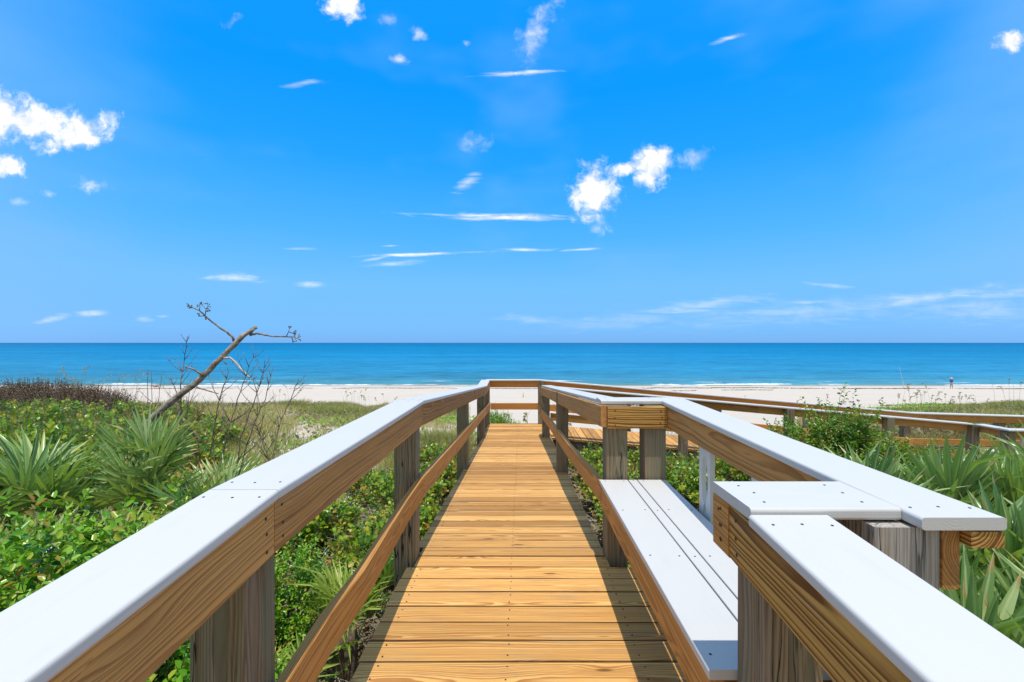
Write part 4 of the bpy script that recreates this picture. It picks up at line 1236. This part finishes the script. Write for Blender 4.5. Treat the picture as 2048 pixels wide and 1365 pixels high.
GW = 'sea grape under and beside the boardwalk'
for i, (x, y, s, lb) in enumerate(((-1.35, 4.3, .62, 'sea grape just past the second left post'), (-1.25, 5.1, .62, 'sea grape between the second and third left posts'), (-1.5, 5.9, .7, 'sea grape at the third left post'), (-1.3, 6.9, .68, 'sea grape between the third and fourth left posts'),
                                   (-1.5, 8.0, .62, 'sea grape before the left landing post'), (1.15, 4.1, .55, 'sea grape with dry twigs right of the deck before the bench'), (1.35, 5.2, .65, 'sea grape in the corner between both boardwalks'), (1.3, 6.4, .7, 'sea grape right of the third right post'),
                                   (2.2, 6.2, .75, 'sea grape below the side ramp deck, left part'), (2.2, 7.4, .7, 'sea grape against the side ramp stringer'), (1.25, 7.6, .62, 'sea grape at the ramp corner'), (3.1, 7.2, .75, 'sea grape below the side ramp deck, right part'), (-2.2, 5.0, .65, 'sea grape behind the left handrail'), (-2.1, 6.6, .6, 'sea grape farther behind the left handrail'))):
    plant('sea_grape', SG[i % 2], (x, y, gz(x, y) - .02), lb, 'shrub', GW, s)
for i, (x, y, s, lb) in enumerate(((10.8, 11.6, .75, 'sea grape seen between the far grey posts'), (12.6, 11.4, .7, 'sea grape beyond the distant bench'))):
    plant('sea_grape', SG[i % 2], (x, y, gz(x, y)), lb, 'shrub', 'sea grape beyond the side ramp', s)
GB = 'dark brown dried scrub on the left horizon'
for i, (px, Y, py) in enumerate(((15, 14.5, 765), (60, 14.2, 763), (105, 14.0, 766), (150, 13.9, 768), (192, 13.8, 774), (35, 13, 778), (85, 12.8, 776), (130, 12.9, 780), (-30, 14, 766))):
    q = P(px, py, Y)
    plant('dried_scrub', SB[0], (q.x, Y, gz(q.x, Y)), 'dark brown dried scrub on the left skyline, %s row, number %s along it' % (('hind', ORD[i]) if i < 5 else ('front', ORD[i - 4] if i < 8 else 'one')), 'shrub', GB, random.uniform(.75, 1.1), sz=(q.z - gz(q.x, Y)) / .98 * random.uniform(.9, 1.06))


# ------------------------------------------------------------------ ground cover (uncountable)
def blades(name, x, y, n_per, hgt, spread, mat, lab, cat, wid=.006, lean=.45, tinta=None):
    k = len(x)
    X0 = np.repeat(x, n_per) + rng.normal(0, spread, k * n_per); Y0 = np.repeat(y, n_per) + rng.normal(0, spread, k * n_per)
    Z0 = ground(X0, Y0) - .01
    n = k * n_per
    H = np.repeat(hgt, n_per) * rng.uniform(.5, 1.15, n)
    a = rng.uniform(0, 2 * np.pi, n); le = rng.uniform(.05, lean, n)
    dxy = np.stack([np.cos(a), np.sin(a)], 1)
    b = rng.uniform(0, 2 * np.pi, n)
    w = wid * (1 + Y0 / 9)
    sx_, sy_ = np.cos(b) * w / 2, np.sin(b) * w / 2
    V = np.zeros((n, 6, 3))
    for i, (t, ww) in enumerate(((0, 1), (.55, .8), (1, .15))):
        cx = X0 + dxy[:, 0] * H * le * t ** 1.7; cy = Y0 + dxy[:, 1] * H * le * t ** 1.7; cz = Z0 + H * t * (1 - .25 * le * t)
        V[:, i * 2] = np.stack([cx - sx_ * ww, cy - sy_ * ww, cz], 1); V[:, i * 2 + 1] = np.stack([cx + sx_ * ww, cy + sy_ * ww, cz], 1)
    q = np.array([(0, 1, 3, 2), (2, 3, 5, 4)])
    F = (q[None] + (np.arange(n) * 6)[:, None, None]).reshape(-1, 4)
    tn = np.repeat(tinta if tinta is not None else rng.uniform(.1, .9, k), n_per) + rng.normal(0, .26, n)
    me = raw_mesh(name, V.reshape(-1, 3), F, np.repeat(tn, 6), mat)
    o = link_mesh(name, me); tag(o, lab, cat, kind='stuff')
    return o


# dune grass
xg, yg = [], []
while sum(map(len, xg)) < 11000:
    yy = 8.5 + 36 * rng.random(6000) ** 1.25; xx = (rng.random(6000) * 2.5 - 1.28) * yy
    mk = vegmask(xx, yy)
    keep = (rng.random(6000) < mk) & ~((yy < 10.4) & (xx > -1.0)) & (xx < yy * 1.2)
    xg.append(xx[keep]); yg.append(yy[keep])
xg, yg = np.concatenate(xg), np.concatenate(yg)
tn = np.clip((fbm(xg * .5 + 3, yg * .4, 3) - .5) * 2.6 + .56 + rng.normal(0, .15, len(xg)), .05, .95)
blades('dune_grass', xg, yg, 26, .10 + .55 * fbm(xg * .8, yg * .6 + 8, 3) ** 1.3, .12, M_grass, 'green and straw coloured grass covering the dunes', 'grass', .004, .9, tn)
xs2, ys2 = [], []
for _ in range(4):
    yy = 9 + 24 * rng.random(30000) ** 1.1; xx = (rng.random(30000) * 2.4 - 1.15) * yy
    kp = (rng.random(30000) < vegmask(xx, yy) * np.clip((fbm(xx * .45 + 11, yy * .35, 3) - .45) * 5, 0, 1)) & ~((yy < 10.6) & (xx > -1))
    xs2.append(xx[kp]); ys2.append(yy[kp])
xs2, ys2 = np.concatenate(xs2)[:26000], np.concatenate(ys2)[:26000]
kk2 = len(xs2)
lv, lf = leaf_tmpl(.11, .05, .2)
fw = rng.normal(0, 1, (kk2, 3)); fw[:, 2] = np.abs(fw[:, 2])
o = link_mesh('dune_scrub', scatter_mesh('dune_scrub', lv, lf, frames(np.stack([xs2, ys2, ground(xs2, ys2) + rng.uniform(.02, .28, kk2)], 1), fw, rng.normal(0, 1, (kk2, 3)), rng.uniform(.5, 1.4, kk2)), np.clip(fbm(xs2 * .4, ys2 * .3, 3) * 1.2 - .1 + rng.normal(0, .25, kk2), 0, 1), M_brown2))
tag(o, 'low brownish scrub and dead stalks mixed into the dune grass', 'scrub', kind='stuff')
# grass behind the left handrail, nearer
xx = rng.uniform(-6.5, -1.6, 1500); yy = rng.uniform(4.6, 9, 1500); kk = (xx / yy > -.62) & ~((xx > -2.6) & (yy < 7.3)) & (rng.random(1500) < np.maximum(vegmask(xx, yy), .25))
xx, yy = xx[kk], yy[kk]
blades('dune_grass', xx, yy, 22, np.full(len(xx), .34), .09, M_grass, 'straw and green grass behind the left handrail', 'grass', .004, .9, np.clip(fbm(xx, yy) * 1.3 - .1, 0, 1))


xx = rng.uniform(-24, -4, 3200); yy = rng.uniform(-2, 16, 3200); kk = xx / np.maximum(yy, .1) < -.55
xx, yy = xx[kk | (yy < 0)], yy[kk | (yy < 0)]
blades('dune_grass', xx, yy, 20, np.full(len(xx), .45), .14, M_grass, 'rough grass on the dune far to the left', 'grass', .006, .9, np.clip(fbm(xx * .5, yy * .5) * 1.5 - .2, 0, 1))


def vines(name, cx, cy, n, lab):
    X0, Y0 = [], []
    for (a, b2, ra, rb_) in zip(*[iter([])] * 4) if False else []: pass
    X0 = np.concatenate([rng.normal(a, ra, int(n * ra * rb_)) for (a, b2, ra, rb_) in cx]); Y0 = np.concatenate([rng.normal(b2, rb_, int(n * ra * rb_)) for (a, b2, ra, rb_) in cx])
    k = len(X0); hh = rng.uniform(.02, .20, k)
    pos = np.stack([X0, Y0, ground(X0, Y0) + hh], 1)
    fw = rng.normal(0, 1, (k, 3)); fw[:, 2] *= .4
    up = np.tile(np.array([0, -.2, 1.0]), (k, 1)) + rng.normal(0, .3, (k, 3))
    lv, lf = leaf_tmpl(.085, .075, .15)
    me = scatter_mesh(name, lv, lf, frames(pos, fw, up, rng.uniform(.7, 1.4, k)), rng.normal(.55, .2, k), M_vine)
    o = link_mesh(name, me); tag(o, lab, 'ground cover', kind='stuff')


vines('beach_vine', [(.05, 13.2, .42, .7), (-.5, 12.6, .5, .6)], 0, 1700, 'bright green beach vine mound just beyond the landing rail')
vines('beach_vine', [(18.3, 21.5, 1.6, .6), (21.5, 22.3, 1.8, .7), (24.5, 23.0, 1.6, .8), (22.0, 25.5, 1.2, .8), (27.0, 27.0, 1.8, 1.0), (26.0, 31.0, 1.6, .8), (30.5, 33, 2.0, 1.0), (12.2, 11.5, 1.2, .4), (16.0, 19.5, 1.5, .5)], 0, 1300, 'bright green beach vine spreading over the right dune')
vines('beach_vine', [(-3.4, 12.6, .7, .5), (-5.8, 14.5, .9, .7), (-2.9, 19.5, 1.1, 1.0), (-4.5, 9.5, .6, .5)], 0, 800, 'patches of green beach vine in the left dune grass')

# dry litter and sticks under the shrubs beside the walk
v, f = [], []
for i in range(2600):
    x_ = random.choice((random.uniform(-2.4, -.7), random.uniform(-2.0, -.75), random.uniform(.62, 2.6))); y_ = random.uniform(.5, 8.3)
    if x_ > 0 and y_ < 3.2: y_ += 3
    h0 = random.uniform(0, .28) ** 1.0 * random.random(); L = random.uniform(.05, .35)
    a = random.uniform(0, 6.28); e = random.uniform(-.25, .5)
    p = Vector((x_, y_, gz(x_, y_) + h0 + .01)); d = Vector((math.cos(a), math.sin(a), e))
    r = random.uniform(.0012, .0035)
    tube(v, f, [p, p + d * L * .5 + Z * random.uniform(-.02, .02), p + d * L], [r, r, r * .5], 3)
tag(pymesh('twig_litter', v, f, M_deadw, smooth=False), 'dry grey sticks and twigs tangled on the ground beside the deck', 'litter', kind='stuff')
k = 9000
xx = np.where(rng.random(k) < .6, rng.uniform(-2.6, -.65, k), rng.uniform(.6, 2.8, k)); yy = rng.uniform(.4, 8.4, k)
pos = np.stack([xx, yy, ground(xx, yy) + rng.uniform(.0, .05, k)], 1)
fw = rng.normal(0, 1, (k, 3)); fw[:, 2] *= .5
lv, lf = leaf_tmpl(.07, .035, .3, -.2)
o = link_mesh('leaf_litter', scatter_mesh('leaf_litter', lv, lf, frames(pos, fw, np.tile(np.array([0, 0, 1.0]), (k, 1)) + rng.normal(0, .4, (k, 3)), rng.uniform(.4, 1.3, k)), rng.uniform(0, 1, k), M_palmd, {'tip': np.zeros(6), 'rib': np.zeros(6)}))
tag(o, 'dry brown fallen leaves on the sand beside the deck', 'litter', kind='stuff')


# ------------------------------------------------------------------ sea oats
def sea_oats(px, Y, n, label, hgt=1.15, spr=.5):
    bx = (px - 1042) / 910 * Y; bz = gz(bx, Y)
    e = empty('sea_oats', (bx, Y, bz), label, 'sea oats', 'sea oats standing on the dune')
    v, f, hv = [], [], []
    pos, fw = [], []
    for i in range(n):
        x0, y0 = random.uniform(-spr, spr), random.uniform(-spr, spr)
        h = hgt * random.uniform(.6, 1.15); lx = random.uniform(-.28, .30) * h
        pts = [Vector((x0, y0, -.03)), Vector((x0 + lx * .2, y0, h * .5)), Vector((x0 + lx * .6, y0, h * .85)), Vector((x0 + lx * 1.0, y0, h)), Vector((x0 + lx * 1.45, y0, h * 1.01))]
        tube(v, f, pts, [.005, .004, .003, .002, .001], 3)
        if random.random() < .75:
            for j in range(16):
                t = random.random(); p = pts[2].lerp(pts[3], t * 2) if t < .5 else pts[3].lerp(pts[4], t * 2 - 1)
                pos.append(p); fw.append((random.uniform(-1, 1), random.uniform(-1, 1), random.uniform(-1, .1)))
    o = pymesh('stem', v, f, M_oat, e, loc=(0, 0, 0))
    a = o.data.attributes.new('tint', 'FLOAT', 'POINT'); a.data.foreach_set('value', [.75] * len(o.data.vertices))
    lv, lf = leaf_tmpl(.05, .024)
    k = len(pos)
    if k:
        me = scatter_mesh('seed_head', lv, lf, frames(np.array([tuple(p) for p in pos]), np.array(fw), np.tile(np.array([.1, 1.0, .3]), (k, 1)), rng.uniform(.8, 1.4, k)), rng.uniform(.2, .8, k), M_oat)
        h = bpy.data.objects.new('seed_head', me); COL.objects.link(h); h.parent = e


for (px, Y, n, lb, h) in ((1860, 19, 14, 'tallest sea oats on the right dune, left of the fisherman', 1.25), (1905, 20, 12, 'sea oats in front of the fisherman', 1.0), (1810, 18, 10, 'sea oats below the upright fishing rod', 1.0), (1960, 22, 9, 'short sea oats on the right dune crest', .9),
                          (2040, 20, 6, 'tall thin sea oats at the right edge', 1.6), (1700, 17, 5, 'sparse sea oats behind the tall dark shrub', .9), (1060, 11.6, 9, 'sea oats drooping beyond the landing rail', .85), (1120, 11.8, 6, 'sea oats beyond the landing corner', .8),
                          (775, 24, 9, 'thin sea oats on the grassy dune behind the left handrail', 1.15), (700, 26, 7, 'sea oats on the left dune crest near the surf', 1.2), (690, 30, 6, 'distant sea oats left of the handrail', 1.2), (890, 20, 6, 'sea oats just left of the landing', 1.0), (945, 17, 4, 'sea oats by the left landing post', .9),
                          (150, 17.5, 10, 'pale nodding sea oats above the brown scrub', 1.75), (225, 16.5, 10, 'nodding sea oats over the left shoreline', 1.5), (1350, 16, 4, 'sparse sea oats on the sand behind the ramp', .7), (560, 24, 6, 'sea oats seen through the bare shrubs', 1.2)):
    sea_oats(px, Y, n, lb, h, .5 if Y < 15 else 1.0)

# ------------------------------------------------------------------ wrack lines
def wrack(y0, x0, x1, seed, w, lab, thr=.45):
    v, f = [], []
    xx = np.arange(x0, x1, .18); n = len(xx)
    cy = y0 + (y0 / 25) * (vnoise(xx * .06 + seed, xx * 0) - .5) * 2 + 1.2 * (vnoise(xx * .5, xx * 0 + seed) - .5)
    on = fbm(xx * .12 + seed, xx * 0 + 2, 4) - thr
    for i in range(n):
        if on[i] < 0: continue
        for k in range(int(5 + 30 * on[i])):
            p = Vector((xx[i] + random.uniform(-.1, .1), cy[i] + random.gauss(0, w), 0)); p.z = gz(p.x, p.y) + random.uniform(.0, .06)
            a = random.uniform(0, 6.28); L = random.uniform(.05, .22)
            tube(v, f, [p, p + Vector((math.cos(a) * L, math.sin(a) * L * .6, random.uniform(0, .05)))], [.02, .012], 3)
    if v: tag(pymesh('seaweed_wrack', v, f, M_wrack, smooth=False), lab, 'seaweed', kind='stuff')


wrack(71.5, 8, 85, 2.0, .35, 'dark line of dried seaweed along the high water mark on the right', .38)
wrack(71, -62, 6, 5.0, .25, 'thin dark seaweed line at the water edge on the left', .47)
wrack(66, 5, 40, 9.0, .2, 'sparse seaweed scraps on the upper sand', .5)
wrack(36, 1, 34, 7.0, .12, 'old seaweed line across the dry sand behind the ramp', .40)


# ------------------------------------------------------------------ people far down the beach (skin-modifier figures)
def skin_fig(name, joints, edges, mat, parent, sub=1):
    names = list(joints)
    me = bpy.data.meshes.new(name)
    me.from_pydata([joints[k][0] for k in names], [(names.index(a), names.index(b2)) for a, b2 in edges], [])
    me.materials.append(mat)
    o = bpy.data.objects.new(name, me); COL.objects.link(o); o.parent = parent
    md = o.modifiers.new('skin', 'SKIN')
    for i, k in enumerate(names):
        r = joints[k][1]; me.skin_vertices[0].data[i].radius = (r, r) if not isinstance(r, tuple) else r
        me.skin_vertices[0].data[i].use_root = (i == 0)
    md.use_smooth_shade = True
    s = o.modifiers.new('sub', 'SUBSURF'); s.levels = s.render_levels = sub
    dg = bpy.context.evaluated_depsgraph_get()
    m2 = bpy.data.meshes.new_from_object(o.evaluated_get(dg)); o.modifiers.clear(); o.data = m2
    return o


fx, fy = (1903 - 1042) / 910 * 71.0, 71.0
PF = empty('person', (fx, fy, gz(fx, fy)), 'fisherman in blue shirt, shorts and straw hat, standing at the water edge', 'person')
J = {'pelvis': ((0, 0, .92), (.15, .11)), 'waist': ((0, 0, 1.06), (.145, .10)), 'chest': ((0, .01, 1.32), (.17, .12)), 'neck': ((0, .0, 1.47), .055), 'head': ((0, .02, 1.58), .085), 'crown': ((0, .01, 1.68), .08),
     'shL': ((-.19, 0, 1.40), .06), 'elL': ((-.32, .08, 1.18), .042), 'wrL': ((-.22, .30, 1.12), .03), 'haL': ((-.19, .36, 1.13), .03),
     'shR': ((.19, 0, 1.40), .06), 'elR': ((.31, .06, 1.17), .042), 'wrR': ((.12, .28, 1.08), .03), 'haR': ((.07, .33, 1.09), .03),
     'hipL': ((-.10, 0, .86), .09), 'knL': ((-.13, .03, .48), .058), 'anL': ((-.15, 0, .08), .038), 'toL': ((-.17, .15, .035), .035),
     'hipR': ((.10, 0, .86), .09), 'knR': ((.13, .02, .48), .058), 'anR': ((.14, -.03, .08), .038), 'toR': ((.17, .12, .035), .035)}
E = [('pelvis', 'waist'), ('waist', 'chest'), ('chest', 'neck'), ('neck', 'head'), ('head', 'crown'), ('chest', 'shL'), ('shL', 'elL'), ('elL', 'wrL'), ('wrL', 'haL'), ('chest', 'shR'), ('shR', 'elR'), ('elR', 'wrR'), ('wrR', 'haR'),
     ('pelvis', 'hipL'), ('hipL', 'knL'), ('knL', 'anL'), ('anL', 'toL'), ('pelvis', 'hipR'), ('hipR', 'knR'), ('knR', 'anR'), ('anR', 'toR')]
for s in ('L', 'R'):
    h = Vector(J['ha' + s][0]); sg = -1 if s == 'L' else 1
    for q in range(5):
        J['f%s%d' % (s, q)] = (tuple(h + Vector((-sg * (.02 + .004 * q), .02 + .010 * (q - 2), .045 - .018 * q))), .009)
        E.append(('ha' + s, 'f%s%d' % (s, q)))
body = skin_fig('body', J, E, M_skin, PF)
shirt = {'waist': ((0, 0, .95), (.175, .13)), 'mid': ((0, 0, 1.12), (.165, .125)), 'chest': ((0, .01, 1.33), (.195, .14)), 'col': ((0, 0, 1.46), .075), 'sl': ((-.20, 0, 1.40), .08), 'el': ((-.29, .06, 1.23), .065), 'sr': ((.20, 0, 1.40), .08), 'er': ((.285, .045, 1.22), .065)}
skin_fig('shirt', shirt, [('waist', 'mid'), ('mid', 'chest'), ('chest', 'col'), ('chest', 'sl'), ('sl', 'el'), ('chest', 'sr'), ('sr', 'er')], M_blue, PF)
shorts = {'w': ((0, 0, .98), (.165, .125)), 'p': ((0, 0, .88), (.17, .13)), 'l1': ((-.105, 0, .80), .105), 'l2': ((-.125, .02, .55), .085), 'r1': ((.105, 0, .80), .105), 'r2': ((.125, .02, .55), .085)}
skin_fig('shorts', shorts, [('w', 'p'), ('p', 'l1'), ('l1', 'l2'), ('p', 'r1'), ('r1', 'r2')], M_khaki, PF)
v, f = [], []
prof = [(.0, 1.80), (.09, 1.79), (.115, 1.74), (.12, 1.68), (.25, 1.645), (.255, 1.635), (.11, 1.66), (.0, 1.67)]
for (r, h) in prof:
    for j in range(16): v.append(Vector((r * math.cos(j * math.pi / 8), .01 + r * math.sin(j * math.pi / 8), h)))
for i in range(len(prof) - 1):
    for j in range(16): f.append([i * 16 + j, i * 16 + (j + 1) % 16, (i + 1) * 16 + (j + 1) % 16, (i + 1) * 16 + j])
pymesh('hat', v, f, M_straw, PF, loc=(0, 0, 0))
v, f = [], []
tube(v, f, [(.12, .28, 1.02), (-.19, .38, 1.16), (-.9, .75, 1.65), (-1.7, 1.2, 2.15)], [.022, .018, .013, .006], 6)
tag(pymesh('fishing_rod', v, f, M_rodd, loc=(fx, fy, gz(fx, fy))), 'dark fishing rod held by the fisherman, pointing up to the left', 'fishing rod')
rx, ry = (1806.5 - 1042) / 910 * 74.0, 74.0
RD = empty('fishing_rod', (rx, ry, gz(rx, ry)), 'pale surf rod standing upright in a sand holder left of the fisherman', 'fishing rod')
v, f = [], []
tube(v, f, [(0, 0, 0.3), (-.12, .05, 1.4), (-.32, .15, 2.6), (-.48, .2, 3.4)], [.03, .022, .016, .01], 6)
pymesh('rod', v, f, M_rod, RD, loc=(0, 0, 0))
v, f = [], []
tube(v, f, [(0, 0, -.3), (0, 0, .75)], [.035, .035], 8)
tube(v, f, [(-.07, 0, .85), (.07, 0, .86)], [.07, .07], 8)
pymesh('rod_holder', v, f, M_rod, RD, loc=(0, 0, 0))

# sunbather lying propped on the sand, far left
sx0, sy0 = (311 - 1042) / 910 * 74.5, 74.5
PS = empty('person', (sx0, sy0, gz(sx0, sy0)), 'person reclining on the sand by the water, seen left of the dead stalk', 'person')
J = {'pelvis': ((0, 0, .14), (.13, .11)), 'waist': ((-.16, 0, .20), (.12, .09)), 'chest': ((-.38, 0, .36), (.15, .11)), 'neck': ((-.50, 0, .47), .05), 'head': ((-.57, 0, .56), .08), 'crown': ((-.62, 0, .64), .075),
     'sL': ((-.42, -.18, .40), .055), 'eL': ((-.60, -.22, .14), .04), 'wL': ((-.38, -.26, .06), .03), 'sR': ((-.42, .18, .40), .055), 'eR': ((-.60, .22, .14), .04), 'wR': ((-.38, .26, .06), .03),
     'hL': ((.08, -.10, .15), .085), 'kL': ((.40, -.14, .42), .06), 'aL': ((.72, -.14, .08), .04), 'tL': ((.86, -.15, .09), .035), 'hR': ((.08, .10, .15), .085), 'kR': ((.48, .14, .30), .06), 'aR': ((.82, .14, .07), .04), 'tR': ((.96, .15, .09), .035)}
E = [('pelvis', 'waist'), ('waist', 'chest'), ('chest', 'neck'), ('neck', 'head'), ('head', 'crown'), ('chest', 'sL'), ('sL', 'eL'), ('eL', 'wL'), ('chest', 'sR'), ('sR', 'eR'), ('eR', 'wR'), ('pelvis', 'hL'), ('hL', 'kL'), ('kL', 'aL'), ('aL', 'tL'), ('pelvis', 'hR'), ('hR', 'kR'), ('kR', 'aR'), ('aR', 'tR')]
for s in ('L', 'R'):
    h = Vector(J['w' + s][0])
    for q in range(5):
        J['f%s%d' % (s, q)] = (tuple(h + Vector((.07 - .006 * abs(q - 2), .016 * (q - 2), -.02))), .009); E.append(('w' + s, 'f%s%d' % (s, q)))
skin_fig('body', J, E, M_skin, PS)
skin_fig('swim_shorts', {'a': ((-.08, 0, .17), (.135, .115)), 'b': ((.02, 0, .16), (.15, .12)), 'l': ((.22, -.12, .27), .09), 'r': ((.25, .12, .22), .09)}, [('a', 'b'), ('b', 'l'), ('b', 'r')], M_dark, PS)
skin_fig('hair', {'a': ((-.62, 0, .57), .085), 'b': ((-.66, 0, .66), .085)}, [('a', 'b')], M_hair, PS)

# nest marker, stake
mx_, my_ = (1046.5 - 1042) / 910 * 50, 50
e = empty('beach_marker', (mx_, my_, gz(mx_, my_)), 'small yellow marker on a dark stick in the sand, framed by the landing rails', 'marker')
v, f = [], []
tube(v, f, [(0, 0, -.1), (0, 0, .52)], [.018, .018], 6); pymesh('stick', v, f, M_rodd, e, loc=(0, 0, 0))
v, f = [], []
tube(v, f, [(0, 0, .02), (0, 0, .08), (0, 0, .26), (0, 0, .30)], [.03, .075, .085, .03], 8); pymesh('tag_sleeve', v, f, M_yellow, e, loc=(0, 0, 0))
mx_, my_ = (1490 - 1042) / 910 * 44, 44
v, f = [], []
tube(v, f, [(0, 0, -.2), (0.01, 0, .5)], [.035, .03], 6)
tag(pymesh('wooden_stake', v, f, M_stake, loc=(mx_, my_, gz(mx_, my_))), 'short wooden stake standing in the open sand behind the ramp', 'stake')
